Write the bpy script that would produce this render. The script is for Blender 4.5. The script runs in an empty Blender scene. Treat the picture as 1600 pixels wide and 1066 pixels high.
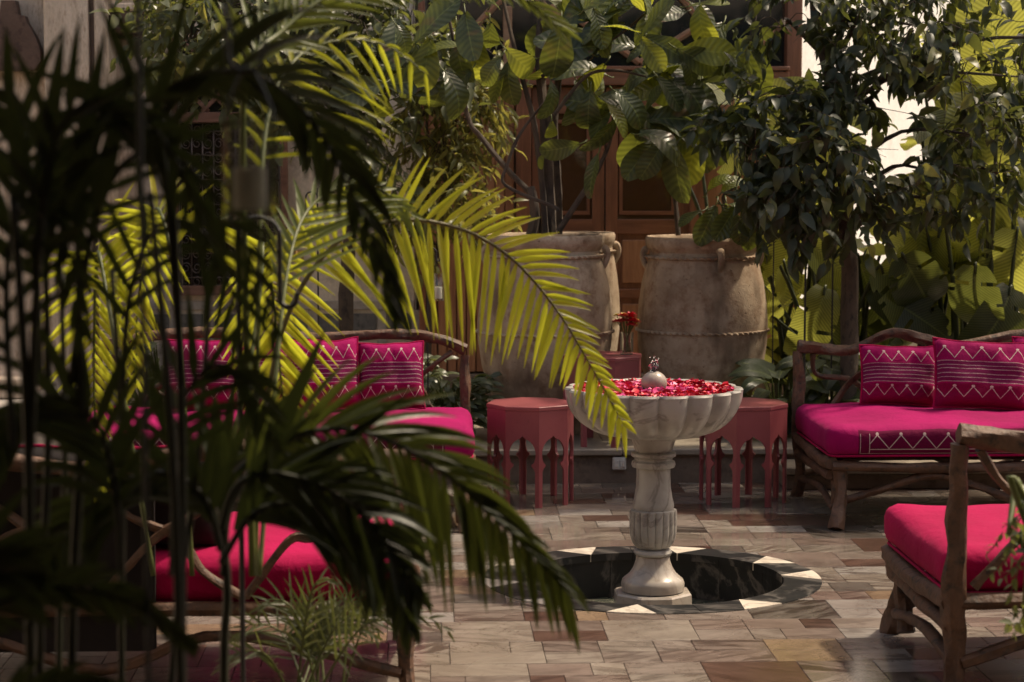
import bpy, bmesh, math, random
import numpy as np
from mathutils import Vector, Matrix, noise
R = random.Random(7)
rad = math.radians
scene = bpy.context.scene
COL = scene.collection
# ------------------------------------------------------------------ camera, light, exposure
CAMZ = 1.8; YAW = rad(2.4); PITCH = rad(5.02); FPX = 3300.0
cam_d = bpy.data.cameras.new('camera'); cam = bpy.data.objects.new('camera', cam_d); COL.objects.link(cam)
cam.location = (0, 0, CAMZ); cam.rotation_euler = (rad(90) - PITCH, 0, -YAW)
cam_d.sensor_width = 36; cam_d.lens = FPX/1600*36; cam_d.clip_end = 500; cam_d.clip_start = 0.05
cam_d.dof.use_dof = True; cam_d.dof.focus_distance = 9.3; cam_d.dof.aperture_fstop = 4.0
scene.camera = cam
FWD = Vector((math.sin(YAW)*math.cos(PITCH), math.cos(YAW)*math.cos(PITCH), -math.sin(PITCH)))
RGT = Vector((math.cos(YAW), -math.sin(YAW), 0)); UPV = RGT.cross(FWD)
SUN_EL = rad(58); SUN_AZ = rad(66)       # azimuth clockwise from +Y: high, from the right and beyond the fountain
w = bpy.data.worlds.new("World"); scene.world = w; w.use_nodes = True
nt = w.node_tree; bg = nt.nodes['Background']
sk = nt.nodes.new('ShaderNodeTexSky'); sk.sky_type = 'NISHITA'; sk.sun_disc = False
sk.sun_elevation = SUN_EL; sk.sun_rotation = SUN_AZ; sk.dust_density = 4; sk.air_density = 1.0; sk.ozone_density = 0.5
mx = nt.nodes.new('ShaderNodeMix'); mx.data_type = 'RGBA'; mx.blend_type = 'MULTIPLY'; mx.inputs[0].default_value = 1
mx.inputs[7].default_value = (1.0, 0.87, 0.72, 1)
nt.links.new(sk.outputs[0], mx.inputs[6]); nt.links.new(mx.outputs[2], bg.inputs[0])
bg.inputs[1].default_value = 0.15
sd = bpy.data.lights.new('sun', 'SUN'); sun = bpy.data.objects.new('sun', sd); COL.objects.link(sun)
sd.energy = 3.0; sd.angle = rad(2.5); sd.color = (1, 0.86, 0.66)
sdir = Vector((math.sin(SUN_AZ)*math.cos(SUN_EL), math.cos(SUN_AZ)*math.cos(SUN_EL), math.sin(SUN_EL)))
sun.rotation_euler = sdir.to_track_quat('Z', 'Y').to_euler(); sun.location = (8, -3, 12)
vs = scene.view_settings; vs.view_transform = 'Standard'; vs.look = 'None'; vs.gamma = 1; vs.use_curve_mapping = False
vs.exposure = 0.72
scene.cycles.max_bounces = 8; scene.cycles.transparent_max_bounces = 12

# ------------------------------------------------------------------ pixel -> place
def ray(px, py):
    return (FWD + RGT*((px-800)/FPX) - UPV*((py-533)/FPX))
def at(px, py, Y):
    r = ray(px, py); return Vector((0, 0, CAMZ)) + r*(Y/r.y)
def gnd(px, py, z=0.0):
    r = ray(px, py); return Vector((0, 0, CAMZ)) + r*((z-CAMZ)/r.z)
def topx(p):
    v = Vector(p) - Vector((0, 0, CAMZ)); f = v.dot(FWD)
    return 800 + FPX*v.dot(RGT)/f, 533 - FPX*v.dot(UPV)/f

# ------------------------------------------------------------------ object plumbing
WO = {}
def root(name, loc, label, cat, group=None):
    o = bpy.data.objects.new(name, None); COL.objects.link(o); o.location = loc; WO[o.name] = Vector(loc)
    o.empty_display_size = .1
    return tag(o, label, cat, group)
def tag(o, label=None, cat=None, group=None, kind=None):
    if label: o['label'] = label
    if cat: o['category'] = cat
    if group: o['group'] = group
    if kind: o['kind'] = kind
    return o
def finish(name, me, parent=None, origin=None):
    """me has world coordinates; origin becomes the object's own origin"""
    if origin is None: origin = Vector((0, 0, 0)) if parent is None else WO[parent.name]
    origin = Vector(origin)
    if origin.length > 0: me.transform(Matrix.Translation(-origin))
    o = bpy.data.objects.new(name, me); COL.objects.link(o)
    if parent is not None:
        o.parent = parent; o.location = origin - WO[parent.name]
    else: o.location = origin
    WO[o.name] = origin
    return o
class MB:
    def __init__(s): s.v = []; s.f = []; s.m = []; s.uv = None
    def add(s, vs, fs, mi=0):
        n = len(s.v); s.v.extend([tuple(p) for p in vs]); s.f.extend([tuple(i+n for i in f) for f in fs]); s.m.extend([mi]*len(fs)); return s
    def box(s, x0, x1, y0, y1, z0, z1, b=0.004, mi=0, M=None):
        lo = (min(x0,x1), min(y0,y1), min(z0,z1)); hi = (max(x0,x1), max(y0,y1), max(z0,z1))
        b = min(b, *(0.45*(hi[i]-lo[i]) for i in range(3)))
        vs = []; ix = {}
        for sx in (0,1):
            for sy in (0,1):
                for sz in (0,1):
                    sg = (sx,sy,sz)
                    for a in range(3):
                        p = [0,0,0]
                        for k in range(3):
                            base = hi[k] if sg[k] else lo[k]
                            p[k] = base if k == a else base + (-b if sg[k] else b)
                        ix[(sg, a)] = len(vs); vs.append(Vector(p))
        fs = []
        for a in range(3):
            i, j = [k for k in range(3) if k != a]
            for sgn in (0,1):
                q = []
                for (u, v) in ((0,0),(1,0),(1,1),(0,1)):
                    c = [0,0,0]; c[a] = sgn; c[i] = u; c[j] = v; q.append(ix[(tuple(c), a)])
                fs.append(q)
            for u in (0,1):
                for v in (0,1):
                    c0 = [0,0,0]; c0[i] = u; c0[j] = v; c1 = list(c0); c1[a] = 1
                    fs.append([ix[(tuple(c0), i)], ix[(tuple(c0), j)], ix[(tuple(c1), j)], ix[(tuple(c1), i)]])
        for sx in (0,1):
            for sy in (0,1):
                for sz in (0,1): fs.append([ix[((sx,sy,sz), a)] for a in range(3)])
        if M is not None: vs = [M @ p for p in vs]
        return s.add(vs, fs, mi)
    def tube(s, pts, rr, n=8, mi=0, sub=4, wob=0.0, caps=True, seed=0):
        pts = [Vector(p) for p in pts]
        if not hasattr(rr, '__len__'): rr = [rr]*len(pts)
        P, Q = (spline(pts, rr, sub) if sub > 1 and len(pts) > 2 else (pts, list(rr)))
        t0 = (P[1]-P[0]).normalized()
        a = Vector((0,0,1)) if abs(t0.z) < .9 else Vector((1,0,0))
        u = t0.cross(a).normalized(); vs = []; fs = []
        for i, p in enumerate(P):
            t = (P[min(i+1,len(P)-1)] - P[max(i-1,0)]).normalized()
            u = (u - t*u.dot(t)); u = u.normalized() if u.length > 1e-6 else t.orthogonal().normalized()
            v = t.cross(u)
            for k in range(n):
                an = 2*math.pi*k/n; r = Q[i]
                if wob: r *= 1 + wob*noise.noise(Vector((p.x*9+math.cos(an)*1.3+seed, p.y*9+math.sin(an)*1.3, p.z*9)))
                vs.append(p + (u*math.cos(an) + v*math.sin(an))*r)
        for i in range(len(P)-1):
            for k in range(n):
                fs.append((i*n+k, i*n+(k+1)%n, (i+1)*n+(k+1)%n, (i+1)*n+k))
        if caps: fs.append(tuple(range(n-1,-1,-1))); fs.append(tuple((len(P)-1)*n+k for k in range(n)))
        return s.add(vs, fs, mi)
    def lathe(s, prof, c, n=48, mi=0, fn=None, cap=True):
        vs = []; fs = []
        for j, (r, z) in enumerate(prof):
            for k in range(n):
                a = 2*math.pi*k/n; q = r if fn is None else fn(r, z, a, j)
                vs.append((c[0]+q*math.cos(a), c[1]+q*math.sin(a), c[2]+z))
        for j in range(len(prof)-1):
            for k in range(n): fs.append((j*n+k, j*n+(k+1)%n, (j+1)*n+(k+1)%n, (j+1)*n+k))
        if cap: fs.append(tuple(range(n-1,-1,-1))); fs.append(tuple((len(prof)-1)*n+k for k in range(n)))
        return s.add(vs, fs, mi)
    def prism(s, poly, M, th, mi=0):
        """poly: 2D outline in local x,z; thickness along local y"""
        n = len(poly); vs = [M @ Vector((x, -th/2, z)) for x, z in poly] + [M @ Vector((x, th/2, z)) for x, z in poly]
        fs = [tuple(range(n)), tuple(range(2*n-1, n-1, -1))] + [(i, (i+1)%n + 0, (i+1)%n+n, i+n) for i in range(n)]
        return s.add(vs, fs, mi)
    def build(s, name, mat, parent=None, origin=None, smooth=True, recalc=True, auto=40):
        me = bpy.data.meshes.new(name); me.from_pydata(s.v, [], s.f)
        for m in (mat if isinstance(mat, (list, tuple)) else [mat]): me.materials.append(m)
        if isinstance(mat, (list, tuple)): me.polygons.foreach_set('material_index', s.m)
        if recalc:
            b = bmesh.new(); b.from_mesh(me); bmesh.ops.recalc_face_normals(b, faces=b.faces)
            if smooth:
                for e in b.edges:
                    if len(e.link_faces) == 2 and e.calc_face_angle(0) > rad(auto): e.smooth = False
            b.to_mesh(me); b.free()
        if smooth: me.polygons.foreach_set('use_smooth', [True]*len(me.polygons))
        me.update()
        return finish(name, me, parent, origin)
def spline(pts, rr, sub):
    P = []; Q = []; n = len(pts)
    for i in range(n-1):
        p0 = pts[max(i-1,0)]; p1 = pts[i]; p2 = pts[i+1]; p3 = pts[min(i+2,n-1)]
        for k in range(sub):
            t = k/sub; t2 = t*t; t3 = t2*t
            P.append(0.5*((2*p1) + (p2-p0)*t + (2*p0-5*p1+4*p2-p3)*t2 + (3*p1-p0-3*p2+p3)*t3))
            Q.append(rr[i]*(1-t)+rr[i+1]*t)
    P.append(pts[-1].copy()); Q.append(rr[-1]); return P, Q
def copy_tree(o, parent=None):
    c = o.copy(); COL.objects.link(c)
    if parent is not None: c.parent = parent
    WO[c.name] = WO[o.name]
    for ch in [x for x in COL.objects if x.parent == o]: copy_tree(ch, c)
    return c

# ------------------------------------------------------------------ materials
class N:
    def __init__(s, name):
        s.m = bpy.data.materials.new(name); s.m.use_nodes = True; s.t = s.m.node_tree
        s.b = s.t.nodes['Principled BSDF']; s.out = s.t.nodes['Material Output']
    def n(s, typ, **k):
        q = s.t.nodes.new('ShaderNode'+typ)
        for a, v in k.items(): setattr(q, a, v)
        return q
    def l(s, a, b): s.t.links.new(a, b)
    def set(s, sock, v):
        if hasattr(v, 'links') or isinstance(v, bpy.types.NodeSocket): s.l(v, sock)
        else: sock.default_value = v
    def math(s, op, a, b=0.0, c=0.0, clamp=False):
        q = s.n('Math', operation=op); q.use_clamp = clamp
        for i, v in enumerate((a, b, c)): s.set(q.inputs[i], v)
        return q.outputs[0]
    def noise(s, vec, scale, detail=4, rough=.55, dist=0):
        q = s.n('TexNoise'); q.inputs['Scale'].default_value = scale; q.inputs['Detail'].default_value = detail
        q.inputs['Roughness'].default_value = rough; q.inputs['Distortion'].default_value = dist
        if vec is not None: s.l(vec, q.inputs['Vector'])
        return q
    def ramp(s, fac, stops, interp='LINEAR'):
        q = s.n('ValToRGB'); s.l(fac, q.inputs[0]); cr = q.color_ramp; cr.interpolation = interp
        while len(cr.elements) < len(stops): cr.elements.new(.5)
        for e, (p, c) in zip(cr.elements, stops): e.position = p; e.color = (*c, 1) if len(c) == 3 else c
        return q.outputs[0]
    def mix(s, f, a, b, mode='MIX'):
        q = s.n('Mix', data_type='RGBA', blend_type=mode); s.set(q.inputs[0], f)
        for i, v in ((6, a), (7, b)):
            s.set(q.inputs[i], (*v, 1) if isinstance(v, tuple) and len(v) == 3 else v)
        return q.outputs[2]
    def mapping(s, vec, scale=(1,1,1), loc=(0,0,0), rot=(0,0,0)):
        q = s.n('Mapping'); s.l(vec, q.inputs[0]); q.inputs['Scale'].default_value = scale
        s.set(q.inputs['Location'], loc); q.inputs['Rotation'].default_value = rot; return q.outputs[0]
    def bump(s, h, strength=.3, dist=.01, nrm=None):
        q = s.n('Bump'); q.inputs['Strength'].default_value = strength; q.inputs['Distance'].default_value = dist
        s.l(h, q.inputs['Height'])
        if nrm is not None: s.l(nrm, q.inputs['Normal'])
        return q.outputs[0]
    def base(s, c): s.set(s.b.inputs['Base Color'], (*c, 1) if isinstance(c, tuple) and len(c) == 3 else c)
    def rough(s, r): s.set(s.b.inputs['Roughness'], r)
    def spec(s, r): s.b.inputs['Specular IOR Level'].default_value = r
    def normal(s, n): s.l(n, s.b.inputs['Normal'])
    def geo(s): return s.n('NewGeometry').outputs['Position']
    def obj(s): return s.n('TexCoord').outputs['Object']

def speckled(name, c1, c2, c3=None, scale=5, rough=.8, bump=.3, fine=60, streak=(1,1,1), bdist=.01, coat=0):
    m = N(name); p = m.mapping(m.geo(), streak)
    a = m.noise(p, scale, 6, .6); f = m.noise(p, fine, 4, .6)
    col = m.ramp(a.outputs[0], [(.3, c1), (.7, c2)])
    if c3: col = m.mix(m.ramp(m.noise(p, scale*2.7, 5, .65).outputs[0], [(.52, (0,0,0)), (.68, (1,1,1))]), col, c3)
    col = m.mix(.35, col, m.ramp(f.outputs[0], [(.3, (.35,.35,.35)), (.7, (1,1,1))]), 'MULTIPLY')
    m.base(col); m.rough(m.math('ADD', m.math('MULTIPLY', f.outputs[0], .25), rough-.12))
    m.normal(m.bump(m.math('ADD', a.outputs[0], m.math('MULTIPLY', f.outputs[0], .5)), bump, bdist)); return m.m

def leafmat(name, c1, c2, tc, trans=.45, rough=.42, vein=False, dead=None, scale=5):
    m = N(name); g = m.geo(); ns = m.noise(g, scale, 3, .6); n2 = m.noise(g, 38, 2, .5)
    col = m.ramp(ns.outputs[0], [(.35, c1), (.65, c2)])
    if dead: col = m.mix(m.ramp(m.noise(g, 9, 1).outputs[0], [(.66, (0,0,0)), (.72, (1,1,1))]), col, dead)
    col = m.mix(.4, col, m.ramp(n2.outputs[0], [(.3, (.5,.5,.5)), (.7, (1.0,1.0,1.0))]), 'MULTIPLY')
    m.base(col); m.rough(rough); m.spec(.45)
    nb = m.bump(n2.outputs[0], .25, .004)
    if vein:
        uv = m.n('TexCoord').outputs['UV']; sp = m.n('SeparateXYZ'); m.l(uv, sp.inputs[0])
        side = m.math('ABSOLUTE', m.math('SUBTRACT', sp.outputs[1], .5))
        ph = m.math('SUBTRACT', m.math('MULTIPLY', m.math('ADD', sp.outputs[0], m.math('MULTIPLY', ns.outputs[0], .03)), vein), m.math('MULTIPLY', side, vein*.35))
        wv = m.math('PINGPONG', ph, .5); col = m.mix(m.math('MULTIPLY', wv, 1.9 if vein > 12 else .8), col, m.mix(1.0, col, (.35,.42,.4), 'MULTIPLY'))
        nb = m.bump(wv, .5, .01, nb)
        mid = m.math('LESS_THAN', side, .022)
        col = m.mix(m.math('MULTIPLY', mid, .6), col, (.2,.24,.07)); m.base(col)
    m.normal(nb)
    tr = m.n('BsdfTranslucent')
    if vein: tc = m.mix(m.math('MULTIPLY', wv, 1.5), tc, tuple(q*.45 for q in tc))
    tcol = m.mix(.6, tc, m.ramp(ns.outputs[0], [(.3, (.6,.6,.6)), (.7, (1,1,1))]), 'MULTIPLY')
    m.l(tcol, tr.inputs[0])
    mxs = m.n('MixShader'); mxs.inputs[0].default_value = trans
    m.l(m.b.outputs[0], mxs.inputs[1]); m.l(tr.outputs[0], mxs.inputs[2]); m.l(mxs.outputs[0], m.out.inputs[0]); return m.m

def wood(name, c1, c2, c3, axis=2, rough=.55, bump=.25, sc=1.0):
    m = N(name); st = [9*sc, 9*sc, 9*sc]; st[axis] = .8*sc
    p = m.mapping(m.geo(), tuple(st)); a = m.noise(p, 3, 6, .65, .6); f = m.noise(p, 14, 4, .6)
    big = m.noise(m.geo(), 2.2, 3)
    col = m.ramp(a.outputs[0], [(.3, c1), (.55, c2), (.75, c3)])
    col = m.mix(.5, col, m.ramp(big.outputs[0], [(.3, (.5,.5,.5)), (.7, (1,1,1))]), 'MULTIPLY')
    m.base(col); m.rough(rough); m.normal(m.bump(m.math('ADD', a.outputs[0], f.outputs[0]), bump, .004)); return m.m

M = {}
M['plaster'] = speckled('plaster', (.62,.53,.42), (.76,.67,.55), (.5,.41,.32), 2.2, .9, .35, 40)
M['plaster_white'] = speckled('plaster_white', (.72,.66,.56), (.82,.77,.68), (.62,.55,.45), 1.5, .9, .2, 30)
M['plaster_bright'] = speckled('plaster_bright', (.82,.80,.75), (.88,.86,.82), (.74,.71,.66), 1.2, .9, .15, 30)
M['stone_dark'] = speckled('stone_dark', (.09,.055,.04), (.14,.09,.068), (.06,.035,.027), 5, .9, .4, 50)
M['stone_old'] = speckled('stone_old', (.24,.17,.13), (.34,.26,.20), (.15,.10,.08), 4, .9, .5, 50)
M['stone_pale'] = speckled('stone_pale', (.52,.42,.32), (.66,.55,.44), (.36,.27,.2), 3, .85, .5, 35, (3,3,1))
M['grey_marble'] = speckled('grey_marble', (.10,.10,.10), (.20,.19,.18), (.06,.06,.06), 7, .5, .1, 30)
M['dado'] = speckled('dado', (.36,.32,.28), (.46,.41,.36), (.28,.24,.2), 3, .6, .15, 40)
M['step_stone'] = speckled('step_stone', (.26,.215,.165), (.36,.31,.24), (.2,.16,.12), 3, .45, .2, 45)
M['riser_stone'] = speckled('riser_stone', (.15,.11,.08), (.22,.165,.12), (.10,.07,.05), 4, .75, .3, 50)
M['grout'] = speckled('grout', (.13,.11,.09), (.2,.17,.14), None, 9, .9, .1, 90)
M['soil'] = speckled('soil', (.03,.02,.012), (.06,.04,.025), None, 20, .95, .8, 80)
M['iron'] = speckled('iron', (.012,.012,.012), (.02,.018,.016), None, 30, .45, .2, 100)
M['socket'] = speckled('socket', (.62,.6,.55), (.7,.68,.62), None, 5, .35, .02, 60)

def clay():
    m = N('clay'); g = m.geo(); a = m.noise(g, 3.2, 6, .65); b = m.noise(g, 11, 5, .7); f = m.noise(g, 90, 3, .6)
    col = m.ramp(a.outputs[0], [(.28, (.24,.17,.115)), (.5, (.40,.31,.22)), (.72, (.54,.45,.34))])
    col = m.mix(m.ramp(b.outputs[0], [(.48, (0,0,0)), (.68, (.85,.85,.85))]), col, (.21,.125,.075))
    pit = m.ramp(m.noise(g, 42, 2, .8).outputs[0], [(.66, (0,0,0)), (.74, (1,1,1))])
    col = m.mix(m.math('MULTIPLY', pit, .7), col, (.09,.055,.035))
    st = m.ramp(m.noise(m.mapping(g, (3,3,1.1)), 2.0, 3, .5).outputs[0], [(.56, (0,0,0)), (.72, (.8,.8,.8))])
    col = m.mix(st, col, (.12,.085,.06))
    m.base(col); m.rough(.92); m.spec(.2)
    h = m.math('SUBTRACT', m.math('ADD', m.math('MULTIPLY', b.outputs[0], .6), m.math('MULTIPLY', f.outputs[0], .3)), m.math('MULTIPLY', pit, .5))
    m.normal(m.bump(h, .55, .012)); return m.m
M['clay'] = clay()
def marble(name, base, dark, vein=(.25,.21,.18), rough=.28, scale=3.5):
    m = N(name); g = m.geo(); a = m.noise(g, scale, 6, .6, 1.2)
    v = m.math('ABSOLUTE', m.math('SUBTRACT', a.outputs[0], .5))
    vf = m.ramp(v, [(.0, (1,1,1)), (.045, (0,0,0))])
    b = m.noise(g, scale*1.6, 4); col = m.ramp(b.outputs[0], [(.3, dark), (.65, base)])
    col = m.mix(m.math('MULTIPLY', vf, .65), col, vein); f = m.noise(g, 70, 3)
    m.base(col); m.rough(m.math('ADD', m.math('MULTIPLY', b.outputs[0], .3), rough-.12)); m.normal(m.bump(f.outputs[0], .08, .003)); return m.m
M['marble'] = marble('marble', (.40,.385,.355), (.25,.235,.21), (.14,.12,.11), .32, 4.5)
M['marble_wet'] = marble('marble_wet', (.40,.36,.31), (.28,.24,.20), rough=.2)
M['marble_black'] = marble('marble_black', (.009,.010,.011), (.016,.017,.018), (.12,.11,.10), .33, 2.2); M['marble_black'].node_tree.nodes['Principled BSDF'].inputs['Specular IOR Level'].default_value = .3
M['marble_white'] = marble('marble_white', (.6,.55,.47), (.52,.46,.38), rough=.35)
M['pit_green'] = marble('pit_green', (.06,.07,.05), (.03,.035,.03), (.2,.18,.14), .25, 5)

def tilemat(name, src):
    m = N(name); g = m.geo()
    if src == 'obj':
        oi = m.n('ObjectInfo'); rnd = oi.outputs['Random']
    else:
        at_ = m.n('Attribute', attribute_name='rnd'); rnd = at_.outputs['Fac']
    r2 = m.math('FRACT', m.math('MULTIPLY', rnd, 17.31)); r3 = m.math('FRACT', m.math('MULTIPLY', rnd, 91.7))
    cmb = m.n('CombineXYZ'); m.l(m.math('MULTIPLY', rnd, 40), cmb.inputs[0]); m.l(m.math('MULTIPLY', r2, 40), cmb.inputs[1])
    va = m.n('VectorMath', operation='ADD'); m.l(g, va.inputs[0]); m.l(cmb.outputs[0], va.inputs[1])
    rot = m.n('VectorRotate', rotation_type='Z_AXIS'); m.l(va.outputs[0], rot.inputs['Vector'])
    m.l(m.math('MULTIPLY', m.math('SUBTRACT', r3, .5), 1.6), rot.inputs['Angle'])
    st = m.mapping(rot.outputs[0], (2.0, 8.5, 1)); a = m.noise(st, 2.2, 7, .62, .8); b = m.noise(va.outputs[0], 6, 5, .6)
    basec = m.ramp(rnd, [(0, (.46,.395,.345)), (.14, (.54,.48,.41)), (.27, (.38,.31,.27)), (.40, (.60,.57,.53)), (.53, (.42,.335,.29)), (.66, (.50,.445,.385)),
                         (.74, (.24,.215,.19)), (.81, (.23,.14,.11)), (.89, (.50,.37,.25)), (.94, (.19,.11,.085))], 'CONSTANT')
    dk = m.mix(1.0, basec, (.32,.28,.27), 'MULTIPLY')
    fac = m.ramp(a.outputs[0], [(.42, (1,1,1)), (.56, (0,0,0))])
    col = m.mix(m.math('MULTIPLY', fac, m.math('ADD', m.math('MULTIPLY', r2, .8), .2)), basec, dk)
    col = m.mix(.55, col, m.ramp(b.outputs[0], [(.3, (.5,.47,.45)), (.7, (1,1,1))]), 'MULTIPLY'); col = m.mix(.5, col, m.ramp(m.noise(g, 1.6, 5, .6).outputs[0], [(.35, (.6,.56,.53)), (.6, (1,1,1))]), 'MULTIPLY')
    v = m.math('ABSOLUTE', m.math('SUBTRACT', m.noise(va.outputs[0], 5, 4, .6, 1).outputs[0], .5))
    col = m.mix(m.math('MULTIPLY', m.ramp(v, [(0, (1,1,1)), (.012, (0,0,0))]), .5), col, (.14,.09,.07))
    col = m.mix(1.0, col, (.50,.49,.485), 'MULTIPLY'); m.base(col); wet = m.noise(g, 1.1, 3, .5)
    m.rough(m.ramp(wet.outputs[0], [(.4, (.12,)*3), (.62, (.34,)*3)])); m.normal(m.bump(m.noise(g, 55, 3).outputs[0], .06, .003)); return m.m
M['tile'] = tilemat('tile', 'obj'); M['tile_far'] = tilemat('tile_far', 'attr')

M['branch'] = speckled('branch', (.07,.032,.017), (.145,.072,.038), (.025,.017,.011), 9, .62, .9, 45, (1,1,1), .012)
M['bark'] = speckled('bark', (.05,.035,.025), (.11,.08,.055), (.025,.017,.012), 9, .85, .9, 50, (1,1,.5), .01)
M['door_wood'] = wood('door_wood', (.15,.055,.028), (.26,.10,.052), (.34,.15,.08), 2, .42)
M['door_wood_h'] = wood('door_wood_h', (.15,.055,.028), (.26,.10,.052), (.34,.15,.08), 0, .42)
M['plank_wood'] = wood('plank_wood', (.26,.11,.055), (.42,.19,.095), (.50,.26,.14), 2, .5)
M['lattice_wood'] = wood('lattice_wood', (.13,.06,.04), (.22,.11,.075), (.28,.15,.1), 0, .6)
M['tracery'] = wood('tracery', (.25,.13,.07), (.36,.20,.11), (.42,.25,.15), 0, .5)
def simple(name, c, rough=.5, metal=0, **k):
    m = N(name); f = m.noise(m.geo(), 25, 3); m.base(m.mix(.25, c, m.ramp(f.outputs[0], [(.3, (.6,.6,.6)), (.7, (1,1,1))]), 'MULTIPLY'))
    m.rough(rough); m.b.inputs['Metallic'].default_value = metal
    for kk, v in k.items(): m.b.inputs[kk].default_value = v
    return m.m
def paint():
    m = N('pink_paint'); g = m.geo(); a = m.noise(g, 4, 4); f = m.noise(m.mapping(g, (1,1,.2)), 60, 3)
    col = m.ramp(a.outputs[0], [(.3, (.22,.050,.056)), (.7, (.28,.068,.074))])
    m.base(col); wn = m.ramp(m.noise(g, 28, 4, .7).outputs[0], [(.60, (0,0,0)), (.70, (1,1,1))]); sp = m.n('SeparateXYZ'); m.l(g, sp.inputs[0]); m.base(m.mix(m.math('MULTIPLY', wn, .35), col, (.10,.03,.03))); m.rough(m.math('ADD', m.math('MULTIPLY', a.outputs[0], .3), .28)); m.normal(m.bump(f.outputs[0], .22, .003)); return m.m
M['pink_paint'] = paint()
M['dark_glass'] = simple('dark_glass', (.02,.015,.01), .06)
M['door_glass'] = simple('door_glass', (.075,.035,.016), .05)
M['black_glass'] = simple('black_glass', (.012,.014,.016), .08)
M['knob'] = simple('knob', (.03,.02,.015), .35, .8)
M['brass'] = simple('brass', (.55,.42,.2), .28, 1)
M['copper'] = simple('copper', (.5,.24,.14), .35, 1)
M['silver_iron'] = simple('silver_iron', (.16,.13,.12), .5, .7)
M['glass'] = simple('glass', (.95,.97,.95), .02, 0, **{'Transmission Weight': 1.0, 'IOR': 1.45})
M['water'] = simple('water', (.9,.93,.95), .03, 0, **{'Transmission Weight': 1.0, 'IOR': 1.33})
def basinwater():
    m = N('basin_water'); g = m.geo(); f = m.noise(g, 30, 2); m.base((.30,.10,.11)); m.rough(.06)
    m.normal(m.bump(f.outputs[0], .5, .01)); return m.m
M['basin_water'] = basinwater()
M['candle'] = simple('candle', (.85,.8,.66), .5)
m_ = N('flame'); m_.base((1,.6,.2)); m_.b.inputs['Emission Color'].default_value = (1,.62,.25,1); m_.b.inputs['Emission Strength'].default_value = 14; M['flame'] = m_.m
M['petal_red'] = simple('petal_red', (.55,.006,.03), .5); M['petal_pink'] = simple('petal_pink', (.62,.05,.22), .5)
M['petal_dark'] = simple('petal_dark', (.25,.002,.012), .5); M['petal_yellow'] = simple('petal_yellow', (.75,.6,.12), .5)

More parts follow.
